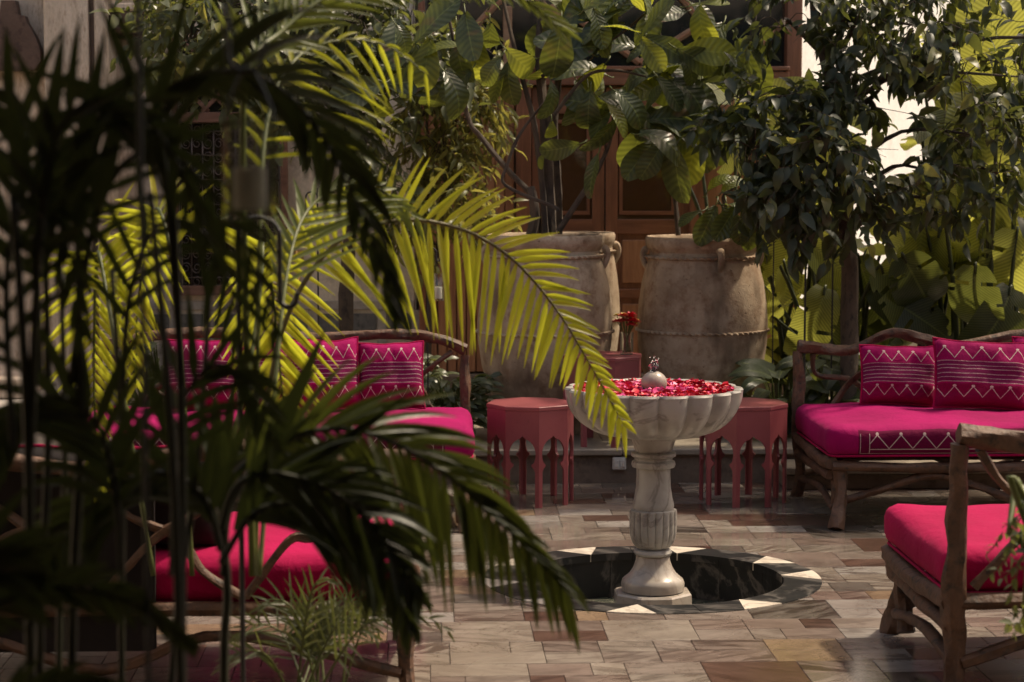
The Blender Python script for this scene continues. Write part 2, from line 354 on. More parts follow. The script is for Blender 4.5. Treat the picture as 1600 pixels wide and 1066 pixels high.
def fabric(name, kind):
    """crimson cotton; kind: plain / pillow (embroidered by UV) / seat (embroidered front band by object place)"""
    m = N(name); tc = m.n('TexCoord'); g = m.geo(); big = m.noise(g, 2.5, 4); w1 = m.noise(m.mapping(g, (1,1,1)), 260, 2)
    col = m.ramp(big.outputs[0], [(.3, (.24,.0004,.040) if kind == 'plain' else (.20,.0004,.058)), (.7, (.34,.0006,.060) if kind == 'plain' else (.30,.0006,.088))])
    def tri(x, p): return m.math('MULTIPLY', m.math('PINGPONG', x, p/2), 2/p)
    if kind == 'pillow':
        sp = m.n('SeparateXYZ'); m.l(tc.outputs['UV'], sp.inputs[0]); x, z = sp.outputs[0], sp.outputs[1]
        def zig(z0, z1, p, wd, flip=0):
            t = tri(m.math('ADD', x, flip*p/2), p); tgt = m.math('MULTIPLY_ADD', t, z1-z0, z0)
            ln = m.math('LESS_THAN', m.math('ABSOLUTE', m.math('SUBTRACT', z, tgt)), wd)
            dx = m.math('MULTIPLY', m.math('SUBTRACT', 1, t), p/2)       # knot at the peak
            dz = m.math('SUBTRACT', z, z1+.008); d = m.math('SQRT', m.math('ADD', m.math('MULTIPLY', dx, dx), m.math('MULTIPLY', dz, dz)))
            return m.math('MAXIMUM', ln, m.math('LESS_THAN', d, .018))
        mask = m.math('MAXIMUM', zig(.70, .86, .19, .0085), zig(.14, .29, .19, .0085, 1))
        inx = m.math('LESS_THAN', m.math('ABSOLUTE', m.math('SUBTRACT', x, .5)), .485)
        lines = 0.0
        for zz, wv in ((.66,.0055), (.60,.005), (.55,.006), (.48,.006), (.42,.005), (.36,.0055)):
            ln = m.math('LESS_THAN', m.math('ABSOLUTE', m.math('SUBTRACT', z, zz)), wv); lines = m.math('MAXIMUM', ln, lines)
        band = m.math('LESS_THAN', m.math('ABSOLUTE', m.math('SUBTRACT', z, .51)), .15)
        col = m.mix(m.math('MULTIPLY', band, .85), col, (.115,.006,.05))
        low = m.math('LESS_THAN', z, .33); col = m.mix(m.math('MULTIPLY', low, .6), col, (.13,.0,.02))  # lower part of the pillow: shade put into the fabric colour
        mask = m.math('MULTIPLY', m.math('MAXIMUM', mask, m.math('MULTIPLY', lines, .55)), inx)
        wb = m.noise(m.mapping(g, (1,1,1)), 90, 2); mask = m.math('MULTIPLY', mask, m.ramp(wb.outputs[0], [(.25, (.35,)*3), (.5, (.9,)*3)]))
        col = m.mix(mask, col, (.55,.44,.40)); hb = mask
    elif kind == 'seat':
        sp = m.n('SeparateXYZ'); m.l(tc.outputs['Object'], sp.inputs[0]); x, y, z = sp.outputs
        sn = m.n('SeparateXYZ'); m.l(tc.outputs['Normal'], sn.inputs[0])
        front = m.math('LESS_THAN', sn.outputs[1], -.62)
        ax = m.math('ABSOLUTE', x); t = tri(x, .115); tgt = m.math('MULTIPLY_ADD', t, .066, -.03)
        ins = m.math('LESS_THAN', ax, .785)
        zg = m.math('MULTIPLY', m.math('LESS_THAN', m.math('ABSOLUTE', m.math('SUBTRACT', z, tgt)), .0036), ins)
        dx = m.math('MULTIPLY', m.math('SUBTRACT', 1, t), .0575); dz = m.math('SUBTRACT', z, .040)
        kn = m.math('LESS_THAN', m.math('SQRT', m.math('ADD', m.math('MULTIPLY', dx, dx), m.math('MULTIPLY', dz, dz))), .0075)
        ins2 = m.math('LESS_THAN', ax, .83)
        def hl(c, wv, lim): return m.math('MULTIPLY', m.math('LESS_THAN', m.math('ABSOLUTE', m.math('SUBTRACT', z, c)), wv), lim)
        def vl(c, wv): return m.math('MULTIPLY', m.math('LESS_THAN', m.math('ABSOLUTE', m.math('SUBTRACT', ax, c)), wv), m.math('MULTIPLY', m.math('GREATER_THAN', z, -.055), m.math('LESS_THAN', z, .042)))
        mask = zg
        for q in (m.math('MULTIPLY', kn, ins), hl(-.034, .0022, ins), hl(-.055, .0014, ins2), vl(.785, .0018), vl(.83, .0014)): mask = m.math('MAXIMUM', mask, q)
        mask = m.math('MULTIPLY', mask, front)
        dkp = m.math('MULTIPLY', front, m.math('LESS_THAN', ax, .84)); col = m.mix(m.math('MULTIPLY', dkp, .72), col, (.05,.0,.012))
        mask = m.math('MULTIPLY', mask, .8); col = m.mix(mask, col, (.5,.38,.36)); hb = mask
    else: hb = big.outputs[0]
    m.base(col); m.rough(.85); m.spec(.15)
    m.b.inputs['Sheen Weight'].default_value = .04; m.b.inputs['Sheen Roughness'].default_value = .4; m.b.inputs['Sheen Tint'].default_value = (1,.3,.45,1)
    h = m.math('ADD', m.math('MULTIPLY', w1.outputs[0], .25), m.math('ADD', m.math('MULTIPLY', m.noise(g, 7, 3, .5).outputs[0], 2.0), m.math('MULTIPLY', m.noise(g, 16, 3, .6, 1.5).outputs[0], 1.2)))
    m.normal(m.bump(m.math('ADD', h, m.math('MULTIPLY', hb, .8)), .5, .008)); return m.m
M['shade_black'] = simple('shade_black', (.010,.006,.006), .95); M['fabric'] = fabric('fabric', 'plain'); M['fabric_pillow'] = fabric('fabric_pillow', 'pillow'); M['fabric_seat'] = fabric('fabric_seat', 'seat')  # near black cloth: deep shade put into its base colour

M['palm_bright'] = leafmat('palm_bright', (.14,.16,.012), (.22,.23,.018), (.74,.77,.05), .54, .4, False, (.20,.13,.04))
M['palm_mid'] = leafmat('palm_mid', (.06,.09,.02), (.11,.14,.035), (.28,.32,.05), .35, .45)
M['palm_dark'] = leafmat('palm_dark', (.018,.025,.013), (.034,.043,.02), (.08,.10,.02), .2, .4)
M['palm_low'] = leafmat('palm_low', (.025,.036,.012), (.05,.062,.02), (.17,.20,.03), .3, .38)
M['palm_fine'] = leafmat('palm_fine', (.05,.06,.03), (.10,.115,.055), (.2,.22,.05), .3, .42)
M['leaf_citrus'] = leafmat('leaf_citrus', (.06,.075,.04), (.14,.155,.09), (.30,.33,.06), .3, .38)
M['leaf_lit'] = leafmat('leaf_lit', (.09,.105,.03), (.18,.19,.06), (.55,.5,.10), .4, .4)  # leaf copy with a sunlit look put into its colour
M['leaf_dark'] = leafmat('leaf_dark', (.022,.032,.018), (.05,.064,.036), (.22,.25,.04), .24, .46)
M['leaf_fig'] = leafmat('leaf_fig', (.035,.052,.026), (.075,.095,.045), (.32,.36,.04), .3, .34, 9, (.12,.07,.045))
M['leaf_figlit'] = leafmat('leaf_figlit', (.09,.12,.03), (.15,.18,.04), (.6,.62,.06), .45, .4, 9)  # brighter fig leaf copy, sunlight put into the colour
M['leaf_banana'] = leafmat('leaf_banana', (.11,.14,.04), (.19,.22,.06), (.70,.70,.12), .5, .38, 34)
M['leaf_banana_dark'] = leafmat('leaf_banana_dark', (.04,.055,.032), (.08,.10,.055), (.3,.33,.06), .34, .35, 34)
M['stem_green'] = leafmat('stem_green', (.07,.09,.02), (.12,.14,.03), (.3,.3,.05), .1, .45)
M['stem_banana'] = leafmat('stem_banana', (.035,.045,.015), (.06,.07,.025), (.1,.1,.03), .08, .45)
M['stem_rib'] = leafmat('stem_rib', (.09,.075,.02), (.14,.11,.03), (.2,.17,.03), .05, .5)
M['stem_dark'] = leafmat('stem_dark', (.02,.022,.012), (.04,.042,.02), (.05,.05,.02), .05, .5)

# ================================================================== THE SETTING
RC = gnd(1018, 903); R_OUT, R_IN, R_CUT = .722, .562, .69
FC = Vector((gnd(1020, 903).x, RC.y, 0))
def push(x, y, r=R_CUT):
    d = math.hypot(x-RC.x, y-RC.y)
    if d >= r: return (x, y)
    if d < 1e-5: return (RC.x+r, RC.y)
    return (RC.x+(x-RC.x)*r/d, RC.y+(y-RC.y)*r/d)
# bedding under the tiles, with the round pit left open
mb = MB(); n = 96; X0, X1, Y0, Y1 = -12, 12, -8, 30
inn = []; out = []
for k in range(n):
    a = 2*math.pi*k/n; c, s = math.cos(a), math.sin(a)
    inn.append((RC.x+(R_CUT-.01)*c, RC.y+(R_CUT-.01)*s, -.010))
    t = min(((X1-RC.x) if c > 0 else (X0-RC.x))/c if abs(c) > 1e-9 else 1e9, ((Y1-RC.y) if s > 0 else (Y0-RC.y))/s if abs(s) > 1e-9 else 1e9)
    out.append((RC.x+t*c, RC.y+t*s, -.010))
mb.add(inn+out, [(k, (k+1)%n, n+(k+1)%n, n+k) for k in range(n)])
floor = mb.build('floor', M['grout'], smooth=False, recalc=False); tag(floor, kind='structure')
# tiles
FY0, FY1 = 5.6, 11.5; T = .172
tiles = []; y = FY1; rr = R
while y > FY0:
    off = rr.uniform(0, T*2); x = -4.2 - off
    while x < 5.2:
        k = rr.random()
        if k < .16: tiles.append((x, y-2*T, x+2*T, y)); x += 2*T; continue
        wd = rr.choice([1.2, 1.6, 2, 2, 2.4])*T
        # upper and lower rows filled apart, joined again at the same edge
        for row in (0, 1):
            yy = y-T*(row+1); sp = rr.choice([0, 0, .35, .5, .65])
            if wd > 1.9*T and sp: 
                tiles.append((x, yy, x+wd*sp, yy+T)); tiles.append((x+wd*sp, yy, x+wd, yy+T))
            else: tiles.append((x, yy, x+wd, yy+T))
        x += wd
    y -= 2*T
G = .0010
def tile_geo(t):
    x0, y0, x1, y1 = t[0]+G, t[1]+G, t[2]-G, t[3]-G
    cx, cy = (x0+x1)/2, (y0+y1)/2
    near = min(math.hypot(max(x0-RC.x, 0, RC.x-x1), max(y0-RC.y, 0, RC.y-y1)), 9)
    if near > R_CUT: poly = [(x0,y0),(x1,y0),(x1,y1),(x0,y1)]
    else:
        if all(math.hypot(a-RC.x, b-RC.y) < R_CUT for a in (x0,x1) for b in (y0,y1)): return None
        poly = []; K = 14
        for (ax, ay, bx, by) in ((x0,y0,x1,y0),(x1,y0,x1,y1),(x1,y1,x0,y1),(x0,y1,x0,y0)):
            for i in range(K):
                q = push(ax+(bx-ax)*i/K, ay+(by-ay)*i/K)
                if not poly or math.hypot(q[0]-poly[-1][0], q[1]-poly[-1][1]) > 2e-3: poly.append(q)
    return poly
vis = []; rest = []
for t in tiles:
    p = tile_geo(t)
    if not p: continue
    u, v = topx(((t[0]+t[2])/2, (t[1]+t[3])/2, 0))
    (vis if (-10 < u < 1610 and v < 1085) else rest).append((t, p, u))
vis.sort(key=lambda q: -(q[0][2]-q[0][0])*(1/q[0][1]) + (6 if q[2] < 330 else 0)); rest += vis[290:]; vis = vis[:290]
def tile_mesh(p, c, zt):
    n = len(p); b = .0015; cx = sum(q[0] for q in p)/n; cy = sum(q[1] for q in p)/n
    ins = [(q[0]+(cx-q[0])*.012, q[1]+(cy-q[1])*.012) for q in p]
    vs = [(q[0]-c[0], q[1]-c[1], -.009) for q in p]+[(q[0]-c[0], q[1]-c[1], zt-b) for q in p]+[(q[0]-c[0], q[1]-c[1], zt) for q in ins]
    fs = [tuple(range(2*n, 3*n))]+[(i, (i+1)%n, n+(i+1)%n, n+i) for i in range(n)]+[(n+i, n+(i+1)%n, 2*n+(i+1)%n, 2*n+i) for i in range(n)]
    return vs, fs
for t, p, u in vis:
    c = ((t[0]+t[2])/2, (t[1]+t[3])/2); vs, fs = tile_mesh(p, c, R.uniform(-.0006, .0006))
    me = bpy.data.meshes.new('tile'); me.from_pydata(vs, [], fs); me.materials.append(M['tile'])
    o = bpy.data.objects.new('tile', me); COL.objects.link(o); o.parent = floor; o.location = (c[0], c[1], 0)
V = []; F = []; A = []
for t, p, u in rest:
    vs, fs = tile_mesh(p, (0, 0), 0); k = len(V); V += vs; F += [tuple(i+k for i in f) for f in fs]; A += [R.random()]*len(fs)
me = bpy.data.meshes.new('tile_field'); me.from_pydata(V, [], F); me.materials.append(M['tile_far'])
at_ = me.attributes.new('rnd', 'FLOAT', 'FACE'); at_.data.foreach_set('value', A)
tag(finish('tile_field', me, floor), kind='stuff')

# round pit with black marble rim
pit = root('fountain_pit', (RC.x, RC.y, 0), 'round sunken black marble pool with white wedges in its rim, around the fountain foot', 'fountain pool')
DEP = -.20
def ring_piece(a0i, a0o, a1i, a1o, r0, r1, z0, z1, name, mat, g=.001):
    K = 8; vs = []; 
    for i in range(K+1):
        t = i/K; ai = rad(a0i+(a1i-a0i)*t); ao = rad(a0o+(a1o-a0o)*t)
        pi = (RC.x+(r0)*math.cos(ai), RC.y+r0*math.sin(ai)); po = (RC.x+r1*math.cos(ao), RC.y+r1*math.sin(ao))
        vs += [(*pi, z0), (*pi, z1), (*po, z1), (*po, z0)]
    fs = []
    for i in range(K):
        for k in range(4): fs.append((i*4+k, i*4+(k+1)%4, i*4+4+(k+1)%4, i*4+4+k))
    fs += [(0,1,2,3), (K*4+3,K*4+2,K*4+1,K*4)]
    MB().add(vs, fs).build(name, mat, pit, smooth=False)
whites = [2, 31, 72, 113, 150, 188, 226, 258, 303]
for i, a in enumerate(whites):
    b = whites[(i+1) % len(whites)] + (360 if i == len(whites)-1 else 0); g = .12
    ring_piece(a-.25+g, a-8.5+g, a+.25-g, a+7.5-g, R_IN, R_OUT, -.03, .004, 'white_wedge', M['marble_white'])
    parts = 2 if b-a > 36 else 1
    for q in range(parts):
        i0 = a+.25+(b-.25-a-.25)*q/parts; i1 = a+.25+(b-.25-a-.25)*(q+1)/parts
        o0 = a+7.5+(b-8.5-a-7.5)*q/parts; o1 = a+7.5+(b-8.5-a-7.5)*(q+1)/parts
        ring_piece(i0+g, o0+g, i1-g, o1-g, R_IN, R_OUT, -.03, .003, 'rim_slab', M['marble_black'])
for k in range(14):
    ring_piece(k*360/14+.15, k*360/14+.15, (k+1)*360/14-.15, (k+1)*360/14-.15, R_IN+.012, R_IN+.03, DEP, -.031, 'wall_slab', M['marble_black'])
MB().lathe([(0.01,-.02),(R_IN+.05,-.02),(R_IN+.05,0)], (RC.x, RC.y, DEP), 48, cap=False).build('pit_bed', M['grout'], pit)
for k in range(8):
    ring_piece(k*45+.4, k*45+.2, (k+1)*45-.4, (k+1)*45-.2, .12, R_IN+.008, DEP-.012, DEP, 'bed_tile', M['marble_white'] if k in (4, 6, 0) else M['pit_green'])

# raised terrace behind, two stone steps
PZ = .185; PY = 11.52
plat = root('terrace', (0, PY, 0), None, None); plat['kind'] = 'structure'
mb = MB(); mb.box(-8, 9, PY+.03, 16, -.02, PZ-.035, .003); mb.build('riser', M['riser_stone'], plat, smooth=False)
x = -4.6; k = 0
while x < 5.5:
    wd = R.uniform(.8, 1.25)
    MB().box(x+.001, x+wd-.001, PY, PY+.34, PZ-.035, PZ+R.uniform(0,.001), .006).build('edge_slab', M['step_stone'], plat, smooth=False); x += wd
yy = PY+.34; 
for rw, dp in enumerate((.62, .62, .62, .60, .62)):
    x = -4.6-R.random()*.6
    while x < 5.5:
        wd = R.uniform(.55, .95)
        MB().box(x+.001, x+wd-.001, yy+.001, yy+dp-.001, PZ-.035, PZ-.003+R.uniform(0,.001), .003).build('paving_slab', M['step_stone'], plat, smooth=False); x += wd
    yy += dp
stb = root('stone_step', (at(1262, 775, 11.3).x, 11.3, 0), 'low stone step block in front of the terrace beside the right rear sofa leg', 'step')
a = at(1229, 775, 11.2).x
MB().box(a, a+1.6, 11.22, PY+.028, .0, .085, .006).build('base', M['riser_stone'], stb, smooth=False)
MB().box(a-.012, a+1.61, 11.2, PY-.002, .0855, .125, .006).build('tread', M['step_stone'], stb, smooth=False)
# power socket on the riser
p = at(968, 725, PY)
sk_ = root('wall_socket', (p.x, PY+.03, p.z), 'small cream double power socket on the brown step riser behind the fountain', 'socket')
MB().box(p.x-.038, p.x+.038, PY+.006, PY+.0295, p.z-.036, p.z+.036, .006).build('cover_plate', M['socket'], sk_, smooth=False)
for dx in (-.017, .017):
    MB().box(p.x+dx-.013, p.x+dx+.013, PY+.001, PY+.0058, p.z-.02, p.z+.02, .003).build('flap', M['socket'], sk_, smooth=False)

# ------------------------------------------------------------------ walls
WY = 14.25
def wallbox(name, x0, x1, y0, y1, z0, z1, mat, label, cat='wall'):
    r = root(name, ((x0+x1)/2, (y0+y1)/2, z0), label, cat)
    MB().box(x0, x1, y0, y1, z0, z1, .01).build('wall_face', mat, r, smooth=False); return r
dL = at(650, 500, WY).x; dR = at(1245, 500, WY).x
wl = wallbox('courtyard_wall', -6.2, dL-.002, WY, WY+.5, 0, 6, M['plaster'], 'cream plaster courtyard wall left of the wooden door, grey marble panels along its foot')
zb = at(560, 470, WY).z; zt = at(560, 490, WY).z; z2 = at(560, 530, WY).z
x = at(60, 500, WY).x; k = 0
MB().box(-4.4, dL-.01, WY-.022, WY-.001, zb-.06, zb, .004).build('dado_rail', M['dado'], wl, smooth=False)
for i in range(14):
    a = at(500+i*54-380, 500, WY).x; b = a+.155
    if b > dL-.02: break
    MB().box(a, b, WY-.014, WY-.001, z2, zt, .002).build('dado_panel', M['grey_marble'], wl, smooth=False)
    MB().box(b+.006, a+.225, WY-.012, WY-.001, PZ, zb-.062, .002).build('dado_strip', M['dado'], wl, smooth=False)
    MB().box(a, b, WY-.012, WY-.001, PZ+.12, z2-.03, .002).build('dado_panel', M['dado'], wl, smooth=False)
wr = wallbox('courtyard_wall', dR+.002, 7.4, WY, WY+.5, 0, .7, M['plaster_white'], 'low white courtyard wall behind the banana plants, right of the door')
nb = root('neighbouring_wall', (2.5, 15.6, 0), 'tall sunlit white house wall beyond the courtyard, shining through the leaves at the right', 'wall')
MB().box(0, 17, 0, .4, -.5, 8.5, .01, M=Matrix.Translation((2.45, 15.4, 0)) @ Matrix.Rotation(rad(67), 4, 'Z')).build('wall_face', M['plaster_bright'], nb, smooth=False)
wc = wallbox('courtyard_wall', dL, dR, WY+.12, WY+.6, 0, 6, M['plaster'], 'plaster wall behind and above the tall wooden door')
wallbox('courtyard_wall', -6.7, -6.2, -4, WY+.5, 0, 3.6, M['plaster'], 'side wall of the courtyard, far left beyond the picture')
wallbox('courtyard_wall', 7.4, 7.9, -4, WY+.5, 0, 3.0, M['plaster_white'], 'side wall of the courtyard, far right beyond the picture')
wallbox('courtyard_wall', -6.7, 7.9, -4.5, -4, 0, 3.8, M['plaster'], 'end wall of the courtyard behind the viewer')
# unseen roof slab added over the viewer to shade the near palms
gal = root('shade_gallery', (0, 1, 3.3), 'unseen plastered ceiling slab on pillars, added over the viewer to shade the near palms', 'shade_gallery')
MB().box(-6.19, 7.39, -3.99, 4.5, 3.3, 3.7, .02).build('ceiling_slab', M['plaster'], gal, smooth=False)
for xx in (-3.6, -1.9, 2.9, 5.2): MB().box(xx-.2, xx+.2, 4.0, 4.4, 0, 3.3, .02).build('pillar', M['plaster'], gal, smooth=False)

# stone pier with arched niche, top left
pr = root('stone_pier', (at(80, 500, 13.7).x, 13.7, 0), 'pale carved stone pier at the left edge, arched niche beside it', 'pier')
xa, xb = at(68, 50, 13.7).x, at(137, 50, 13.7).x; xc, xd = at(146, 50, 13.7).x, at(166, 50, 13.7).x; xe, xf = at(-80, 50, 13.7).x, at(67, 50, 13.7).x
MB().box(xa, xb, 13.7, 14.24, 0, 4.5, .01).build('shaft', M['stone_pale'], pr, smooth=False)
MB().box(xc, xd, 13.72, 14.24, 0, 4.5, .012).build('shaft', M['stone_pale'], pr, smooth=False)
MB().box(xb+.001, xc-.001, 13.8, 14.23, 0, 4.5, .004).build('joint_strip', M['stone_old'], pr, smooth=False)
c0, ctop = at(30, 100, 13.75), at(30, 25, 13.75); hw = (xf-xe)/2; xm = at(12, 50, 13.7).x
poly = []
prof = [(52,110),(62,95),(60,75),(52,55),(40,35),(36,24),(26,22),(22,0)]
outl = [(at(a, b, 13.7).x-xm, at(a, b, 13.7).z) for a, b in prof]
poly = [(x, z) for x, z in outl] + [(-x, z) for x, z in outl[::-1]]
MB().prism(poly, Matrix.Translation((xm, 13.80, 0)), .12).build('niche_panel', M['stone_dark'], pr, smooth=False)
MB().box(xe, xf, 13.88, 14.24, 0, 4.5, .01).build('niche_back', M['stone_pale'], pr, smooth=False)
cb = at(190, 30, 13.6)
cr_ = root('stone_corbel', (cb.x, 14.2, at(190, 50, 13.8).z), 'brown stone corbel jutting from the wall at the top left', 'corbel')
a, b = at(167, 17, 13.8), at(218, 50, 13.8)
MB().box(a.x, b.x, 13.8, 14.249, b.z, a.z, .02).build('block', M['stone_dark'], cr_, smooth=False)
MB().box(a.x-.02, b.x+.02, 13.78, 14.249, a.z+.001, a.z+.05, .01).build('cap', M['stone_pale'], cr_, smooth=False)
a, b = at(168, 60, 14.1), at(214, 200, 14.1)
MB().box(a.x, b.x, 14.12, 14.249, .2, a.z, .01).build('pilaster', M['stone_pale'], cr_, smooth=False)
# stone bench / steps at far left
bn = root('stone_step_block', (at(0, 650, 12.6).x, 12.6, 0), 'pale stone step block at the far left edge behind the palms', 'steps')
MB().box(-4.6, at(58, 660, 12.5).x, 12.5, 14.2, PZ+.001, PZ+.13, .01).build('tread', M['dado'], bn, smooth=False)
MB().box(-4.6, at(40, 660, 12.9).x, 12.95, 14.2, PZ+.131, PZ+.26, .01).build('tread', M['stone_pale'], bn, smooth=False)

# ------------------------------------------------------------------ the door
dr = root('wooden_door', (at(945, 580, WY).x, WY, PZ), 'tall reddish brown wooden double door with glazed panels, plank shutters and a tracery window above', 'door')
def dbox(a, b, y0, y1, name, mat, par=None, bv=.004, smooth=False):
    p = at(a[0], a[1], WY); q = at(b[0], b[1], WY)
    return MB().box(p.x, q.x, WY+y0, WY+y1, q.z, p.z, bv).build(name, mat, par or dr, smooth=smooth)
zthr = at(900, 583, WY).z
MB().box(dL, dR, WY-.12, WY+.118, PZ, zthr-.001, .008).build('threshold', M['riser_stone'], dr, smooth=False)
dbox((652,-320),(666,582), -.06, .10, 'frame_post', M['door_wood']); dbox((1232,-320),(1245,582), -.06, .10, 'frame_post', M['door_wood'])
dbox((806,135),(829,582), -.05, .10, 'frame_post', M['door_wood']); dbox((1078,135),(1103,582), -.05, .10, 'frame_post', M['door_wood'])
dbox((668,112),(1230,134), -.085, .10, 'transom', M['door_wood_h']); dbox((668,104),(1230,111), -.11, .05, 'cornice', M['door_wood_h'])
for (a, b) in ((668, 804), (1105, 1230)):
    sh = dbox((a,135),(b,582), .03, .06, 'plank_shutter', M['door_wood']); n = 9
    for i in range(n):
        x0 = a+(b-a)*i/n; x1 = a+(b-a)*(i+1)/n
        p = at(x0+.6, 137, WY); q = at(x1-.6, 581, WY); dy = R.uniform(0, .006)
        MB().box(p.x, q.x, WY+.0+dy, WY+.029, q.z, p.z, .003).build('plank', M['plank_wood'], sh, smooth=False)
for (a, b, kn) in ((831, 943, 1), (947, 1076, 0)):
    lf = root('door_leaf', (at((a+b)/2, 580, WY).x, WY+.03, zthr), None, None); lf.parent = dr; lf.location = WO[lf.name]-WO[dr.name]
    dbox((a,136),(a+17,581), 0, .045, 'stile', M['door_wood'], lf); dbox((b-17,136),(b,581), 0, .045, 'stile', M['door_wood'], lf)
    for (u, v) in ((136,178),(343,366),(452,466),(566,581)):
        dbox((a+17.2,u),(b-17.2,v), .002, .043, 'rail', M['door_wood_h'], lf)
    dbox((a+17,178),(b-17,343), .022, .026, 'glass_pane', M['door_glass'], lf, .001)
    for (u, v) in ((187,193),(330,336)): dbox((a+24,u),(b-24,v), .008, .021, 'glazing_bead', M['door_wood_h'], lf, .002)
    for x0 in (a+21, b-26): dbox((x0,187),(x0+5,336), .009, .0215, 'glazing_bead', M['door_wood'], lf, .002)
    for (u, v) in ((366,452),(466,566)):
        dbox((a+17,u),(b-17,v), .025, .035, 'recess', M['door_wood'], lf, .001)
        dbox((a+25,u+9),(b-25,v-9), .008, .024, 'raised_panel', M['plank_wood'], lf, .007)
    kx = b-8 if kn else a+8; kp = at(kx, 352, WY)
    MB().lathe([(.002,0),(.018,.002),(.02,.01),(.008,.018),(.008,.03),(.02,.04),(.022,.05),(.012,.06),(.001,.062)], (0,0,0), 16, cap=False).build('knob', M['knob'], lf)
    o = COL.objects[-1]; o.data.transform(Matrix.Rotation(rad(90), 4, 'X')); o.location = Vector((kp.x, WY-.001, kp.z)) - WO[lf.name]
# tracery fanlight above
fl = dbox((668,-330),(1230,103), .055, .07, 'fanlight_glass', M['black_glass'], None, .001)
def bar(a, b, wpx=9, y=.0):
    p, q = at(*a, WY), at(*b, WY); d = (q-p); L = d.length; ang = math.atan2(d.z, d.x); wd = wpx/236/2
    Mx = Matrix.Translation((p.x, WY+.03+y, p.z)) @ Matrix.Rotation(-ang, 4, 'Y')
    MB().box(0, L, -.022, .022, -wd, wd, .005, M=Mx).build('tracery_bar', M['tracery'], dr, smooth=False)
    MB().box(0, L, -.034, -.0225, -wd*.35, wd*.35, .003, M=Mx).build('tracery_bead', M['plank_wood'], dr, smooth=False)
for i, (a, b) in enumerate((((860,8),(905,84)),((900,-10),(850,68)),((1100,36),(1000,98)),((1000,98),(905,30)),((905,84),(800,-60)),((1100,36),(1160,98)),((1010,-70),(1100,36)),((1160,98),(1230,30)),((690,98),(800,-20)),((690,98),(670,40)))): bar(a, b, 11, i*.0006)
dbox((1103,36),(1122,103), -.02, .05, 'carved_post', M['tracery'])
dbox((786,10),(800,103), -.02, .05, 'carved_post', M['tracery'])

# ------------------------------------------------------------------ grille window on the left wall
gw = root('grille_window', (at(350, 450, WY).x, WY, at(350, 455, WY).z), 'window with scrolled iron grille under a wooden lattice panel, on the left wall', 'window')
def gbox(a, b, y0, y1, name, mat, bv=.004):
    p = at(a[0], a[1], WY); q = at(b[0], b[1], WY); return MB().box(p.x, q.x, WY+y0, WY+y1, q.z, p.z, bv).build(name, mat, gw, smooth=False)
gbox((268,60),(282,460), -.09, -.002, 'frame', M['lattice_wood']); gbox((438,60),(452,460), -.09, -.002, 'frame', M['lattice_wood'])
gbox((283,176),(437,192), -.085, -.002, 'cross_rail', M['lattice_wood']); gbox((283,446),(437,460), -.085, -.002, 'sill', M['lattice_wood'])
gbox((283,60),(437,175), -.02, -.002, 'backing', M['black_glass'], .001); gbox((283,193),(437,445), -.02, -.002, 'pane', M['dark_glass'], .001)
for i in range(-4, 8):
    for s_ in (1, -1):
        x0 = 283+i*34; a = (x0, 62 if s_ > 0 else 175); b = (x0+112, 175 if s_ > 0 else 62)
        if a[0] < 283: t = (283-a[0])/112; a = (283, a[1]+(b[1]-a[1])*t)
        if b[0] > 437: t = (437-a[0])/(b[0]-a[0]); b = (437, a[1]+(b[1]-a[1])*t)
        if b[0]-a[0] < 6: continue
        p, q = at(*a, WY), at(*b, WY); d = q-p
        Mx = Matrix.Translation((p.x, WY-.05+s_*.011, p.z)) @ Matrix.Rotation(-math.atan2(d.z, d.x), 4, 'Y')
        MB().box(0, d.length, -.01, .01, -.014, .014, .003, M=Mx).build('lattice_slat', M['lattice_wood'], gw, smooth=False)
mb = MB()
for i in range(9):
    for j in range(12):
        c = at(292+i*17, 203+j*21.5, WY); c.y = WY-.05; r = .034
        pts = []
        for k in range(13):
            a = k/12*math.pi*2.6 + (math.pi if (i+j) % 2 else 0); q = r*(1-k/18); pts.append(c+Vector((q*math.cos(a), 0, q*math.sin(a)*1.15)))
        mb.tube(pts, .0035, 4, sub=1)
tag(mb.build('scrolls', M['silver_iron'], gw), kind='stuff')
for i in range(10): p, q = at(284+i*17, 193, WY), at(284+i*17, 445, WY); MB().tube([(p.x, WY-.058, p.z), (q.x, WY-.058, q.z)], .005, 5, sub=1).build('grille_bar', M['silver_iron'], gw)
for j in range(7): p, q = at(283, 205+j*38, WY), at(437, 205+j*38, WY); MB().tube([(p.x, WY-.064, p.z), (q.x, WY-.064, q.z)], .004, 5, sub=1).build('grille_bar', M['silver_iron'], gw)

# ================================================================== FOUNTAIN
fn = root('marble_fountain', (FC.x, FC.y, DEP), 'white marble pedestal fountain with scalloped bowl in the sunken round pool', 'fountain')
C3 = (FC.x, FC.y, 0)
# octagonal plinth
oct_ = lambda r, z, a, j: r
def ngon_prism(R0, R1, z0, z1, n=8, ph=math.pi/8, bev=.008):
    mb = MB(); pr_ = [(R0-bev, z0), (R0, z0+bev), (R1, z1-bev), (R1-bev, z1)]; vs = []
    for r, z in pr_:
        for k in range(n): a = ph+2*math.pi*k/n; vs.append((FC.x+r*math.cos(a), FC.y+r*math.sin(a), z))
    fs = [tuple(range(n-1,-1,-1)), tuple(3*n+k for k in range(n))]
    for j in range(3):
        for k in range(n): fs.append((j*n+k, j*n+(k+1)%n, (j+1)*n+(k+1)%n, (j+1)*n+k))
    return mb.add(vs, fs)
ngon_prism(.178, .172, DEP, -.055).build('plinth', M['marble_wet'], fn, smooth=False)
MB().lathe([(.125,-.054),(.134,-.05),(.136,-.02),(.130,-.004),(.118,.006),(.100,.022),(.085,.045),(.074,.075),(.070,.098)], C3).build('foot', M['marble_wet'], fn)
